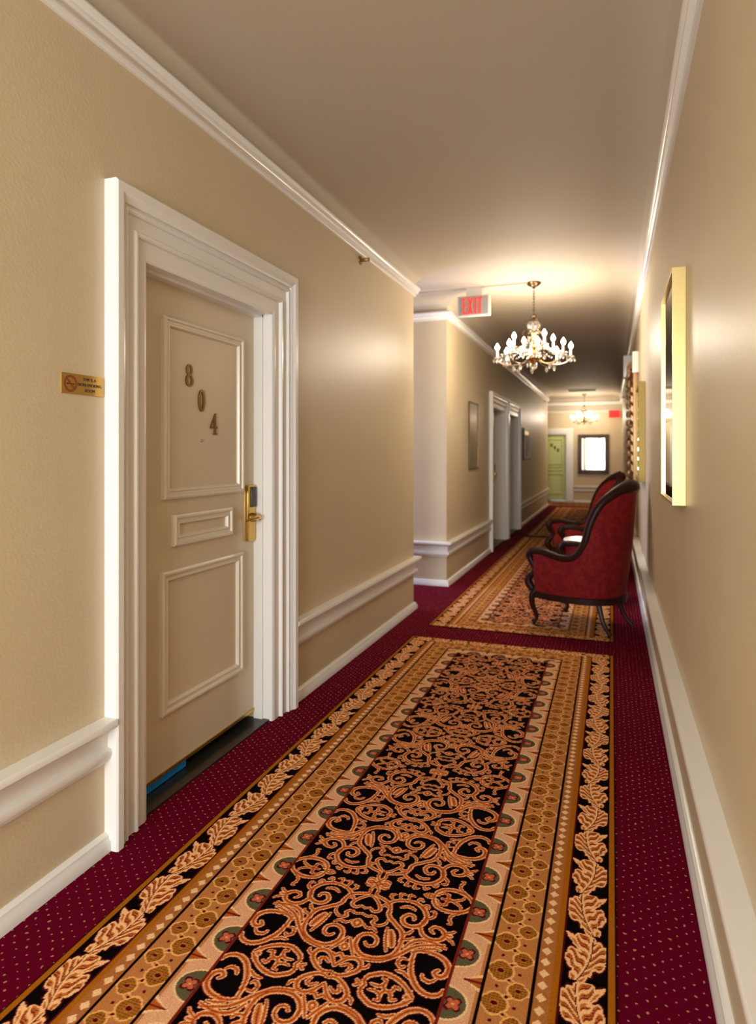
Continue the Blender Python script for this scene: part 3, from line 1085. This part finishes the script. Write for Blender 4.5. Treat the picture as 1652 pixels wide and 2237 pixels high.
# ------------------------------------------------------------------ chandeliers
def chandelier(loc, label):
    e = empty('chandelier', loc, 0.2, label, 'chandelier', 'crystal chandeliers hanging along the corridor')
    # origin at the ceiling, all geometry hangs below it
    lathe_o = lambda nm, prof, m, n=24: obj(nm, lathe(bmesh.new(), prof, n), m, e, True)
    lathe_o('canopy', [(0, 0), (0.065, 0), (0.068, -0.01), (0.05, -0.028), (0.02, -0.04), (0.012, -0.055), (0, -0.055)], M['bronze'])
    bm = bmesh.new()
    for k in range(9):
        z = -0.065 - k * 0.026
        ring = [(0.008 * math.cos(a) * (1 if k % 2 else 0), 0.008 * math.cos(a) * (0 if k % 2 else 1), z + 0.017 * math.sin(a))
                for a in [i * PI / 5 for i in range(11)]]
        tube(bm, ring, 0.0028, 6)
    obj('chain', bm, M['bronze'], e, True)
    lathe_o('top_finial', [(0, -0.285), (0.012, -0.29), (0.026, -0.305), (0.02, -0.325), (0.008, -0.335), (0.036, -0.345), (0.04, -0.352), (0, -0.356)], M['bronze'])
    lathe_o('crystal_vase', [(0.012, -0.352), (0.045, -0.365), (0.065, -0.395), (0.06, -0.425), (0.035, -0.452), (0.02, -0.465), (0.0, -0.466)], M['crystal'], 10)
    lathe_o('centre_column', [(0.0, -0.44), (0.012, -0.45), (0.03, -0.47), (0.018, -0.49), (0.014, -0.54), (0.03, -0.56), (0.035, -0.59), (0.018, -0.62),
                              (0.016, -0.66), (0.05, -0.69), (0.07, -0.71), (0.055, -0.735), (0.02, -0.755), (0.0, -0.765)], M['brass'])
    bm = bmesh.new()
    for r, z in ((0.0, -0.80),):
        lathe(bm, [(0, -0.82), (0.016, -0.805), (0.02, -0.79), (0.012, -0.775), (0, -0.765)], 8)
    obj('bottom_drop', bm, M['crystal'], e)
    for k in range(6):        # curling top scrolls
        a = k * PI / 3
        pts = [(0.012, -0.49), (0.04, -0.455), (0.075, -0.44), (0.10, -0.46), (0.098, -0.485), (0.085, -0.487)]
        bm = tube(bmesh.new(), catmull([(r * math.cos(a), r * math.sin(a), z) for r, z in pts], 4), 0.005, 6)
        obj('scroll', bm, M['bronze'], e, True)

    def crystal(bm, x, y, z, s=1.0):
        lathe(bm, [(0, 0.0), (0.003 * s, -0.004), (0.009 * s, -0.016 * s), (0.011 * s, -0.026 * s), (0.006 * s, -0.040 * s), (0, -0.046 * s)], 6, (x, y, z))

    def arm(a, R, zc, ztop, sag):
        ca, sa = math.cos(a), math.sin(a)
        P = lambda r, z: (r * ca, r * sa, z)
        pts = [P(0.03, ztop), P(R * 0.35, ztop - sag), P(R * 0.68, ztop - sag * 1.15), P(R * 0.93, ztop - sag * 0.7), P(R, zc - 0.012)]
        am = obj('arm', tube(bmesh.new(), catmull(pts, 5), 0.006, 7), M['bronze'], e, True)
        bm = bmesh.new()
        lathe(bm, [(0, -0.012), (0.012, -0.01), (0.03, 0.0), (0.033, 0.006), (0.012, 0.006), (0.012, 0.012), (0, 0.012)], 12, (R * ca, R * sa, zc))
        obj('bobeche', bm, M['crystal'], am)
        bm = lathe(bmesh.new(), [(0, 0), (0.0105, 0), (0.0105, 0.065), (0, 0.065)], 10, (R * ca, R * sa, zc + 0.01))
        obj('candle_sleeve', bm, M['candle'], am, True)
        bm = lathe(bmesh.new(), [(0, 0), (0.011, 0.003), (0.0205, 0.020), (0.0195, 0.034), (0.010, 0.052), (0.003, 0.064), (0, 0.066)], 12,
                   (R * ca, R * sa, zc + 0.075))
        b = obj('bulb', bm, M['bulb'], am, True)
        for j in range(4):
            t = j * PI / 2
            bm = bmesh.new()
            crystal(bm, R * ca + 0.03 * math.cos(t), R * sa + 0.03 * math.sin(t), zc - 0.002)
            obj('crystal_drop', bm, M['crystal'], am)
        bm = bmesh.new()
        crystal(bm, R * 0.55 * ca, R * 0.55 * sa, ztop - sag * 1.15, 1.3)
        obj('crystal_drop', bm, M['crystal'], am)
    for k in range(8):
        arm(k * PI / 4, 0.335, -0.70, -0.70, 0.06)
    for k in range(4):
        arm(k * PI / 2 + PI / 8, 0.20, -0.61, -0.60, 0.05)
    # swags of small crystals between the column and the lower arms
    for k in range(16):
        a = k * PI / 8 + 0.1
        pts, rd = [], []
        for j in range(0, 41):
            t = j / 40
            r = 0.03 + 0.29 * t
            pts.append((r * math.cos(a), r * math.sin(a), -0.50 - 0.17 * t - 0.05 * math.sin(PI * t)))
            rd.append(0.0015 + 0.0075 * max(0, math.sin(t * 7 * 2 * PI - 1)))
        obj('crystal_strand', tube(bmesh.new(), pts, rd, 6), M['crystal'], e)
    return e


def chand_lamp(x, y, z, power):
    for k in range(4):
        a = k * PI / 2 + 0.6
        l = bpy.data.lights.new('chandelier_light', 'POINT')
        l.energy = power / 4
        l.color = WARM
        l.shadow_soft_size = 0.05
        o = bpy.data.objects.new('chandelier_light', l)
        COL.objects.link(o)
        o.location = (x + 0.27 * math.cos(a), y + 0.27 * math.sin(a), z)


C1 = (-0.685, 6.17, ZC)
ch1 = chandelier(C1, 'large lit candle chandelier hanging beside the nearer EXIT sign')
chand_lamp(C1[0], C1[1], ZC - 0.60, CHAND_POWER)
ch2 = copy_tree(ch1)
ch2.location = (-0.69, 18.05, ZC)
ch2['label'] = 'small distant lit chandelier hanging before the end wall above the dark framed mirror'
chand_lamp(-0.69, 18.05, ZC - 0.60, CHAND_POWER * 0.75)
# unseen lamp of the same row, added behind the camera to light the near end
ch3 = copy_tree(ch1)
ch3.location = (-0.685, -1.9, ZC)
ch3['label'] = 'unseen lit candle chandelier added behind the viewpoint, before the back window'
chand_lamp(-0.685, -1.9, ZC - 0.60, CHAND_POWER * 0.25)


# ------------------------------------------------------------------ exit signs, vent, sprinklers, raceway
def exit_sign(name, x, y, z, wd, hg, lit, label, letters=True):
    e = empty(name, (x, y, z), 0, label, 'sign')
    obj('housing', B(-wd / 2, wd / 2, 0.0, 0.05, -hg / 2, hg / 2, bev=0.006), M['signbody'], e, True)
    if letters:
        obj('face_panel', B(-wd / 2 + 0.012, wd / 2 - 0.018, -0.003, 0.0, -hg / 2 + 0.012, hg / 2 - 0.006), M['signface'], e)
        for ch, cx in (('E', -0.081), ('X', -0.030), ('I', 0.022), ('T', 0.062)):
            bm = bmesh.new()
            h = hg * 0.40
            s = 0.014
            y0_, y1_ = -0.008, -0.003
            if ch == 'E':
                box(bm, cx - 0.022, cx - 0.006, y0_, y1_, -h, h)
                for zz in (-h + s / 2, 0, h - s / 2):
                    box(bm, cx - 0.006, cx + 0.020, y0_, y1_, zz - s / 2, zz + s / 2)
            elif ch == 'I':
                box(bm, cx - 0.0085, cx + 0.0085, y0_, y1_, -h, h)
            elif ch == 'T':
                box(bm, cx - 0.026, cx + 0.026, y0_, y1_, h - s, h)
                box(bm, cx - 0.0085, cx + 0.0085, y0_, y1_, -h, h - s)
            else:
                for sg in (1, -1):
                    poly_extrude(bm, [(cx - sg * 0.026, -h), (cx - sg * 0.008, -h), (cx + sg * 0.026, h), (cx + sg * 0.008, h)], [],
                                 lambda a, b, d: (a, d, b), y0_ + (0.001 if sg < 0 else 0), y1_)
            obj('letter', bm, M['exitred'], e)
    else:
        bm = B(-wd / 2 + 0.01, wd / 2 - 0.01, -0.004, 0.0, -hg / 2 + 0.01, hg / 2 - 0.01)
        obj('face_panel', bm, M['exitred2'], e)
        mw = Matrix.Translation((0, -0.006, 0)) @ Matrix.Rotation(PI / 2, 4, 'X')
        text_mesh('letters', 'EXIT', 0.15, M['exitred'], e, mw, 0.001)
    return e


sg = exit_sign('exit_sign', -1.245, 6.13, 2.77, 0.315, 0.195, True, 'white EXIT sign with red letters hanging from the ceiling left of the chandelier')
obj('ceiling_mount', B(-0.075, 0.075, 0.01, 0.05, 0.09, 0.18, bev=0.01), M['signbody'], sg, True)
e = exit_sign('exit_sign', 0.065, YW - 0.06, 2.45, 0.31, 0.22, True,
              'small glowing red EXIT sign high on the end wall by its right corner', letters=False)
bm = bmesh.new()
box(bm, -3.0, -1.32, 6.15, 6.17, ZC - 0.014, ZC)
box(bm, -1.17, -0.74, 6.13, 6.15, ZC - 0.014, ZC)
tag(obj('ceiling_raceway', bm, M['ceil']), 'thin painted wiring channel on the ceiling running past the EXIT sign to the chandelier', 'wiring channel')

v = empty('ceiling_vent', (-0.69, 17.4, ZC), 0, 'long white slotted air vent in the ceiling before the end wall', 'vent')
v.location = (-0.70, 16.9, ZC)
bm = bmesh.new()
box(bm, -0.36, 0.36, -0.30, -0.27, -0.015, 0)
box(bm, -0.36, 0.36, 0.27, 0.30, -0.015, 0)
box(bm, -0.36, -0.33, -0.27, 0.27, -0.015, 0)
box(bm, 0.33, 0.36, -0.27, 0.27, -0.015, 0)
obj('vent_frame', bm, M['trim'], v)
obj('vent_backing', B(-0.34, 0.34, -0.28, 0.28, -0.001, 0.004), M['trim'], v)
for k in range(10):
    bm = bmesh.new()
    y = -0.25 + k * 0.055
    vs = [bm.verts.new(p) for p in ((-0.33, y - 0.018, -0.012), (0.33, y - 0.018, -0.012), (0.33, y + 0.018, -0.002), (-0.33, y + 0.018, -0.002))]
    f = bm.faces.new(vs)
    r = bmesh.ops.extrude_face_region(bm, geom=[f])
    bmesh.ops.translate(bm, vec=(0, 0, 0.002), verts=[q for q in r['geom'] if isinstance(q, bmesh.types.BMVert)])
    obj('slat', bm, M['trim'], v)


def sprinkler(x, y, z, sgn, label):
    e = empty('sprinkler_head', (x, y, z), 0, label, 'sprinkler')
    rot = Matrix.Rotation(sgn * PI / 2, 4, 'Y')
    bm = lathe(bmesh.new(), [(0, 0), (0.032, 0), (0.03, 0.006), (0.012, 0.010), (0.012, 0.03), (0.0, 0.03)], 16)
    bmesh.ops.transform(bm, matrix=rot, verts=bm.verts)
    obj('escutcheon', bm, M['brassnum'], e, True)
    bm = bmesh.new()
    tube(bm, [(0.009, 0, 0.028), (0.011, 0, 0.045), (0.004, 0, 0.062)], 0.003, 6)
    tube(bm, [(-0.009, 0, 0.028), (-0.011, 0, 0.045), (-0.004, 0, 0.062)], 0.003, 6)
    lathe(bm, [(0, 0.060), (0.016, 0.061), (0.016, 0.064), (0, 0.064)], 12)
    bmesh.ops.transform(bm, matrix=rot, verts=bm.verts)
    obj('deflector', bm, M['brassnum'], e, True)


sprinkler(XL, 4.15, 2.685, 1, 'brass sidewall sprinkler head under the moulding on the near left wall')
sprinkler(XL2, 16.6, 2.66, 1, 'tiny distant sprinkler head under the moulding at the far end of the left wall')
sprinkler(XR, 15.5, 2.62, -1, 'tiny dark sprinkler head high on the right wall beside the red exit sign')

# ------------------------------------------------------------------ plaque beside the door
pq = empty('wall_plaque', (XL, 1.660, 1.576), 0, 'small brass no-smoking plaque on the wall left of door 804', 'plaque')
obj('plate', B(0, 0.004, -0.088, 0.088, -0.033, 0.033, bev=0.0015), M['plaque'], pq)
bm = bmesh.new()
fn = lambda a, b, d: (d, a, b)
poly_extrude(bm, ell(-0.052, 0, 0.027, 0.027, 32), [ell(-0.052, 0, 0.020, 0.020, 32)], fn, 0.004, 0.0048)
poly_extrude(bm, [(-0.052 - 0.0165, 0.0125), (-0.052 - 0.0125, 0.0165), (-0.052 + 0.0165, -0.0125), (-0.052 + 0.0125, -0.0165)], [], fn, 0.004, 0.0049)
obj('prohibition_ring', bm, M['redink'], pq)
bm = bmesh.new()
box(bm, 0.004, 0.0046, -0.068, -0.044, -0.003, 0.001)
box(bm, 0.004, 0.0046, -0.042, -0.036, -0.003, 0.001)
obj('cigarette_symbol', bm, M['ink'], pq)
for s, z, yy in (('THIS IS A', 0.018, 0.028), ('NON-SMOKING', 0.0, 0.030), ('ROOM', -0.018, 0.030)):
    mw = Matrix.Translation((0.0045, yy, z)) @ Matrix(((0, 0, 1, 0), (1, 0, 0, 0), (0, 1, 0, 0), (0, 0, 0, 1)))
    text_mesh('lettering', s, 0.0145, M['ink'], pq, mw, 0.0003)


# ------------------------------------------------------------------ mirrors and pictures
def framed_on_x(name, xw, sgn, y0, y1, z0, z1, depth, fw, fm, gm, label, cat, gname='mirror_glass'):
    """frame on a wall plane xw; sgn = +1 when it projects to +x"""
    e = empty(name, (xw, (y0 + y1) / 2, z0), 0, label, cat)
    hy, hz = (y1 - y0) / 2, z1 - z0
    X = lambda a, b: (min(sgn * a, sgn * b), max(sgn * a, sgn * b))
    bm = bmesh.new()
    for (a, b, c, d) in ((-hy, -hy + fw, 0, hz), (hy - fw, hy, 0, hz), (-hy + fw, hy - fw, 0, fw), (-hy + fw, hy - fw, hz - fw, hz)):
        x0, x1 = X(0, depth)
        box(bm, x0, x1, a, b, c, d, bev=0.002)
    obj('frame', bm, fm, e)
    x0, x1 = X(0, depth - 0.010)
    obj(gname, B(x0, x1, -hy + fw, hy - fw, fw, hz - fw), gm, e)
    return e


framed_on_x('wall_mirror', XR, -1, 2.67, 3.27, 1.155, 2.055, 0.048, 0.013, M['gold'], M['mirror'],
            'tall mirror in a bright gold box frame nearest the camera on the right wall', 'mirror')
framed_on_x('wall_mirror', XR, -1, 5.75, 6.45, 1.12, 1.95, 0.055, 0.03, M['darkgold'], M['mirror'],
            'gold sided mirror on the right wall just above the nearer red armchair', 'mirror')
framed_on_x('wall_mirror', XL2, 1, 7.52, 8.06, 1.17, 1.975, 0.02, 0.012, M['bronze'], M['art'],
            'tall narrow framed mirror on the left wall before the far doorways', 'mirror')
framed_on_x('framed_picture', XL2, 1, 12.5, 13.4, 1.24, 1.85, 0.03, 0.05, M['framewood'], M['mirror'],
            'dark framed picture on the left wall beyond the two far doorways', 'picture', 'glazing')

# ornate carved gilt mirror on the right wall between the chairs
om = empty('ornate_mirror', (XR, 7.82, 0.98), 0, 'ornate carved gilt mirror on the right wall behind the farther red armchair', 'mirror')
hy, hz = 0.5, 1.25
bm = bmesh.new()
for (a, b, c, d) in ((-hy, -hy + 0.09, 0.05, hz), (hy - 0.09, hy, 0.05, hz), (-hy + 0.09, hy - 0.09, 0.05, 0.14), (-hy + 0.09, hy - 0.09, hz - 0.09, hz)):
    box(bm, -0.05, 0, a, b, c, d, bev=0.01)
box(bm, -0.05, 0, -hy + 0.09, hy - 0.09, 0.68, 0.73, bev=0.008)
obj('frame', bm, M['gilt'], om, True)
obj('mirror_glass', B(-0.02, -0.005, -hy + 0.08, hy - 0.08, 0.13, hz - 0.08), M['mirror'], om)
bm = bmesh.new()
rnd = random.Random(3)
for k in range(46):
    t = k / 46 * 4
    s, f = int(t), t - int(t)
    yy, zz = [(-hy + 2 * hy * f, 0.06), (hy, 0.05 + (hz - 0.05) * f), (hy - 2 * hy * f, hz), (-hy, hz - (hz - 0.05) * f)][s]
    r = 0.035 + 0.018 * rnd.random()
    pts = [(-0.05 - 0.045 * math.sin(q / 6 * PI) , yy + r * math.cos(q) * (1 - q / 9), zz + r * math.sin(q) * (1 - q / 9)) for q in [i * 0.7 for i in range(8)]]
    tube(bm, pts, [0.014, 0.015, 0.015, 0.014, 0.012, 0.011, 0.009, 0.006], 6)
obj('carved_scrolls', bm, M['gilt'], om, True)
bm = bmesh.new()
for k in range(7):
    a = (k - 3) * 0.42
    pts = catmull([(-0.04, 0, hz), (-0.08, 0.10 * math.sin(a), hz + 0.10 * math.cos(a)), (-0.06, 0.17 * math.sin(a), hz + 0.16 * math.cos(a))], 4)
    tube(bm, pts, [0.02, 0.024, 0.026, 0.026, 0.024, 0.02, 0.014, 0.009, 0.004], 7)
obj('crest', bm, M['gilt'], om, True)

# dark framed mirror on the end wall
em = empty('end_mirror', (-0.485, YW, 0.80), 0, 'dark brown framed mirror on the end wall below the distant chandelier', 'mirror')
em.name = 'wall_mirror'
bm = bmesh.new()
for (a, b, c, d) in ((-0.41, -0.31, 0, 1.10), (0.31, 0.41, 0, 1.10), (-0.31, 0.31, 0, 0.10), (-0.31, 0.31, 1.0, 1.10)):
    box(bm, a, b, -0.05, 0, c, d, bev=0.008)
obj('frame', bm, M['framewood'], em, True)
bm = bmesh.new()
for (a, b, c, d) in ((-0.31, -0.295, 0.10, 1.0), (0.295, 0.31, 0.10, 1.0), (-0.295, 0.295, 0.10, 0.115), (-0.295, 0.295, 0.985, 1.0)):
    box(bm, a, b, -0.035, 0, c, d)
obj('inner_bead', bm, M['gilt'], em)
obj('mirror_glass', B(-0.30, 0.30, -0.02, -0.005, 0.11, 0.99), M['mirror'], em)

# small cream boxes high on the right wall
for y, z0, z1, dx_, lab in ((9.7, 2.42, 2.72, 0.11, 'cream painted box high on the right wall, the farther of two'),
                            (7.3, 2.20, 2.42, 0.06, 'cream painted box high on the right wall, the one above the ornate gilt mirror')):
    b_ = empty('wall_box', (XR, y, z0), 0, lab, 'wall box')
    obj('box_body', B(-dx_, 0, -0.06, 0.16, 0, z1 - z0, bev=0.006), M['trim'], b_, True)


# ------------------------------------------------------------------ armchairs
def armchair(label):
    e = empty('armchair', (0, 0, 0), 0, label, 'armchair', 'red upholstered armchairs against the right wall')
    rim_h = [(0.275, 0.285, 0.575), (0.20, 0.305, 0.578), (0.11, 0.318, 0.560), (0.0, 0.320, 0.545), (-0.10, 0.317, 0.570), (-0.172, 0.310, 0.67),
             (-0.205, 0.300, 0.79), (-0.24, 0.282, 0.89), (-0.285, 0.248, 0.975), (-0.345, 0.180, 1.045), (-0.39, 0.095, 1.085), (-0.41, 0.0, 1.10)]
    bot_h = [(0.255, 0.275), (0.19, 0.292), (0.12, 0.300), (0.04, 0.300), (-0.04, 0.292), (-0.10, 0.280),
             (-0.155, 0.262), (-0.205, 0.235), (-0.25, 0.195), (-0.285, 0.140), (-0.305, 0.070), (-0.31, 0.0)]
    rim = catmull(rim_h + [(x, -y, z) for x, y, z in rim_h[-2::-1]], 3)
    bot = catmull([(x, y, 0.255) for x, y in bot_h] + [(x, -y, 0.255) for x, y in bot_h[-2::-1]], 3)

    def loft(inset, z0, bulge):
        bm = bmesh.new()
        rows = []
        n = 12
        for r, b in zip(rim, bot):
            row = []
            cc = Vector((0.06, 0, 0))
            for k in range(n + 1):
                t = k / n
                p = b.lerp(r, t)
                p.z = max(z0, b.z) + (r.z - max(z0, b.z)) * t
                # the sides and the back stand upright first, then lean out
                lean = t ** 1.6
                p.x = b.x + (r.x - b.x) * lean
                p.y = b.y + (r.y - b.y) * t
                o = Vector((p.x - cc.x, p.y, 0))
                o = o.normalized() if o.length > 1e-4 else Vector((1, 0, 0))
                s = math.sin(PI * min(1, t * 1.02)) * bulge
                # the tip of the arm must not move forward
                tip = min(1.0, max(0.0, (0.27 - p.x) / 0.08))
                o = Vector((o.x * tip, o.y, 0))
                p = p - o * inset + o * s
                row.append(bm.verts.new(p))
            rows.append(row)
        for a, c in zip(rows, rows[1:]):
            for k in range(n):
                bm.faces.new((a[k], a[k + 1], c[k + 1], c[k]))
        return bm, rows
    bm, ro = loft(0.0, 0.255, 0.022)
    obj('outer_upholstery', bm, M['fabric'], e, True)
    bm, ri = loft(0.055, 0.36, -0.020)
    obj('inner_upholstery', bm, M['fabric'], e, True)
    # closing strips of fabric at the arm fronts and under the rim
    bm = bmesh.new()
    for i in (0, len(rim) - 1):
        s = 1 if i == 0 else -1
        vs_o = [bm.verts.new((0.262 + 0.012 * t, s * (0.275 + 0.01 * t), 0.255 + 0.315 * t)) for t in (0, .25, .5, .75, 1)]
        vs_i = [bm.verts.new((0.262 + 0.012 * t, s * (0.215 + 0.01 * t), 0.255 + 0.315 * t)) for t in (0, .25, .5, .75, 1)]
        for k in range(4):
            bm.faces.new((vs_o[k], vs_o[k + 1], vs_i[k + 1], vs_i[k]))
    obj('arm_front_panel', bm, M['fabric'], e)
    # wooden show-rim; thicker carved crest
    mid = []
    rad = []
    for i, r in enumerate(rim):
        o = Vector((r.x - 0.06, r.y, 0)).normalized()
        tip = min(1.0, max(0.0, (0.27 - r.x) / 0.08))
        mid.append(r - Vector((o.x * tip, o.y, 0)) * 0.026 + Vector((0, 0, 0.006)))
        c = math.exp(-(r.y / 0.16) ** 2) if r.x < -0.1 else 0
        rad.append(0.032 + 0.020 * c)
    bm = tube(bmesh.new(), mid, rad, 12)
    obj('carved_rim', bm, M['wood'], e, True)
    bm = bmesh.new()
    for k in range(-5, 6):
        i = len(mid) // 2 + k
        p = mid[i]
        hgt = 0.055 * (1 - abs(k) / 7)
        tube(bm, [p, p + Vector((-0.008, 0.006 * k, hgt * 0.6)), p + Vector((0.005, 0.010 * k, hgt))], [0.026, 0.019, 0.006], 8)
    obj('crest_carving', bm, M['wood'], e, True)
    # arm supports curling down from the arm tips to the seat rail
    for s in (1, -1):
        pts = catmull([(0.275, s * 0.262, 0.585), (0.305, s * 0.262, 0.575), (0.318, s * 0.262, 0.545), (0.300, s * 0.262, 0.50), (0.275, s * 0.262, 0.455),
                       (0.285, s * 0.262, 0.41), (0.322, s * 0.265, 0.375), (0.325, s * 0.265, 0.33), (0.290, s * 0.262, 0.285)], 4)
        n = len(pts)
        obj('arm_support', tube(bmesh.new(), pts, [0.026 + 0.006 * math.sin(i / n * 3 * PI) for i in range(n)], 10), M['wood'], e, True)
    # seat cushion
    bm = bmesh.new()
    seat = [(0.30, 0.0), (0.29, 0.15), (0.25, 0.235), (0.10, 0.25), (-0.05, 0.235), (-0.17, 0.15), (-0.21, 0.0)]
    outl = [(p.x, p.y) for p in catmull([(x, y, 0) for x, y in seat] + [(x, -y, 0) for x, y in seat[-2::-1]], 4)][:-1]
    prof = [(0.97, 0.33), (1.0, 0.37), (1.0, 0.41), (0.93, 0.445), (0.75, 0.468), (0.4, 0.48), (0.0, 0.483)]
    rings = []
    for f, z in prof:
        if f == 0:
            rings.append([bm.verts.new((0.06, 0, z))])
        else:
            rings.append([bm.verts.new((0.06 + (x - 0.06) * f, y * f, z)) for x, y in outl])
    for a, c in zip(rings, rings[1:]):
        m = len(a)
        for k in range(m):
            j = (k + 1) % m
            if len(c) == 1:
                bm.faces.new((a[k], a[j], c[0]))
            else:
                bm.faces.new((a[k], a[j], c[j], c[k]))
    bm.faces.new(rings[0][::-1])
    obj('seat_cushion', bm, M['fabric'], e, True)
    # seat rail: follows the plan of the shell and closes across the front
    loop = [Vector((p.x, p.y, 0.247)) for p in bot[::2]] + [Vector((0.285, -0.20, 0.24)), Vector((0.305, -0.08, 0.235)), Vector((0.31, 0, 0.234)),
                                                         Vector((0.305, 0.08, 0.235)), Vector((0.285, 0.20, 0.24))]
    bm = bmesh.new()
    m = len(loop)
    cx = Vector((0.03, 0, 0))
    for k in range(m):
        a, b = loop[k], loop[(k + 1) % m]
        oa = (Vector((a.x, a.y, 0)) - cx).normalized() * 0.012
        ob = (Vector((b.x, b.y, 0)) - cx).normalized() * 0.012
        q = []
        for p, o in ((a, oa), (b, ob)):
            q.append([bm.verts.new(x) for x in (p + o + Vector((0, 0, 0.022)), p + o - Vector((0, 0, 0.022)), p - o * 2.5 - Vector((0, 0, 0.022)), p - o * 2.5 + Vector((0, 0, 0.06)))])
        for t in range(4):
            bm.faces.new((q[0][t], q[0][(t + 1) % 4], q[1][(t + 1) % 4], q[1][t]))
    bmesh.ops.remove_doubles(bm, verts=bm.verts, dist=0.0005)
    obj('seat_rail', bm, M['wood'], e, True)
    for s in (1, -1):   # cabriole front legs, splayed rear legs
        pts = catmull([(0.262, s * 0.245, 0.29), (0.292, s * 0.268, 0.235), (0.290, s * 0.268, 0.16), (0.262, s * 0.250, 0.08), (0.268, s * 0.255, 0.04), (0.290, s * 0.268, 0.023)], 4)
        n = len(pts)
        obj('leg', tube(bmesh.new(), pts, [0.032 - 0.019 * min(1, i / n * 1.5) + (0.008 if i > n - 4 else 0) for i in range(n)], 10), M['wood'], e, True)
        pts = catmull([(-0.20, s * 0.165, 0.26), (-0.225, s * 0.175, 0.17), (-0.26, s * 0.188, 0.08), (-0.315, s * 0.20, 0.016)], 4)
        n = len(pts)
        obj('leg', tube(bmesh.new(), pts, [0.022 - 0.008 * i / n for i in range(n)], 8), M['wood'], e, True)
    return e


FL = 0.006
a1 = armchair('red armchair with carved dark wood rim, the nearer one, its back against the right wall')
a1.location = (-0.215, 5.33, FL)
a1.rotation_euler = (0, 0, math.radians(156))
a2 = copy_tree(a1)
a2.location = (-0.285, 7.32, FL)
a2.rotation_euler = (0, 0, math.radians(198))
a2['label'] = 'red armchair partly hidden behind the small marble table, the farther one'

# ------------------------------------------------------------------ marble topped table between the chairs
t = empty('side_table', (-0.19, 6.34, FL), 0, 'small round white marble topped table between the two red armchairs', 'table')
obj('table_top', lathe(bmesh.new(), [(0, 0.525), (0.225, 0.525), (0.238, 0.532), (0.242, 0.54), (0.236, 0.55), (0, 0.55)], 40), M['marble'], t, True)
obj('apron', lathe(bmesh.new(), [(0, 0.523), (0.205, 0.523), (0.205, 0.45), (0.19, 0.445), (0, 0.445)], 32), M['wood'], t, True)
for k in range(4):
    a = PI / 4 + k * PI / 2
    P = lambda r, z: (r * math.cos(a), r * math.sin(a), z)
    pts = catmull([P(0.185, 0.46), P(0.205, 0.38), P(0.185, 0.26), P(0.16, 0.14), P(0.17, 0.05), P(0.195, 0.014)], 4)
    n = len(pts)
    obj('leg', tube(bmesh.new(), pts, [0.026 - 0.014 * min(1, 1.3 * i / n) for i in range(n)], 10), M['wood'], t, True)
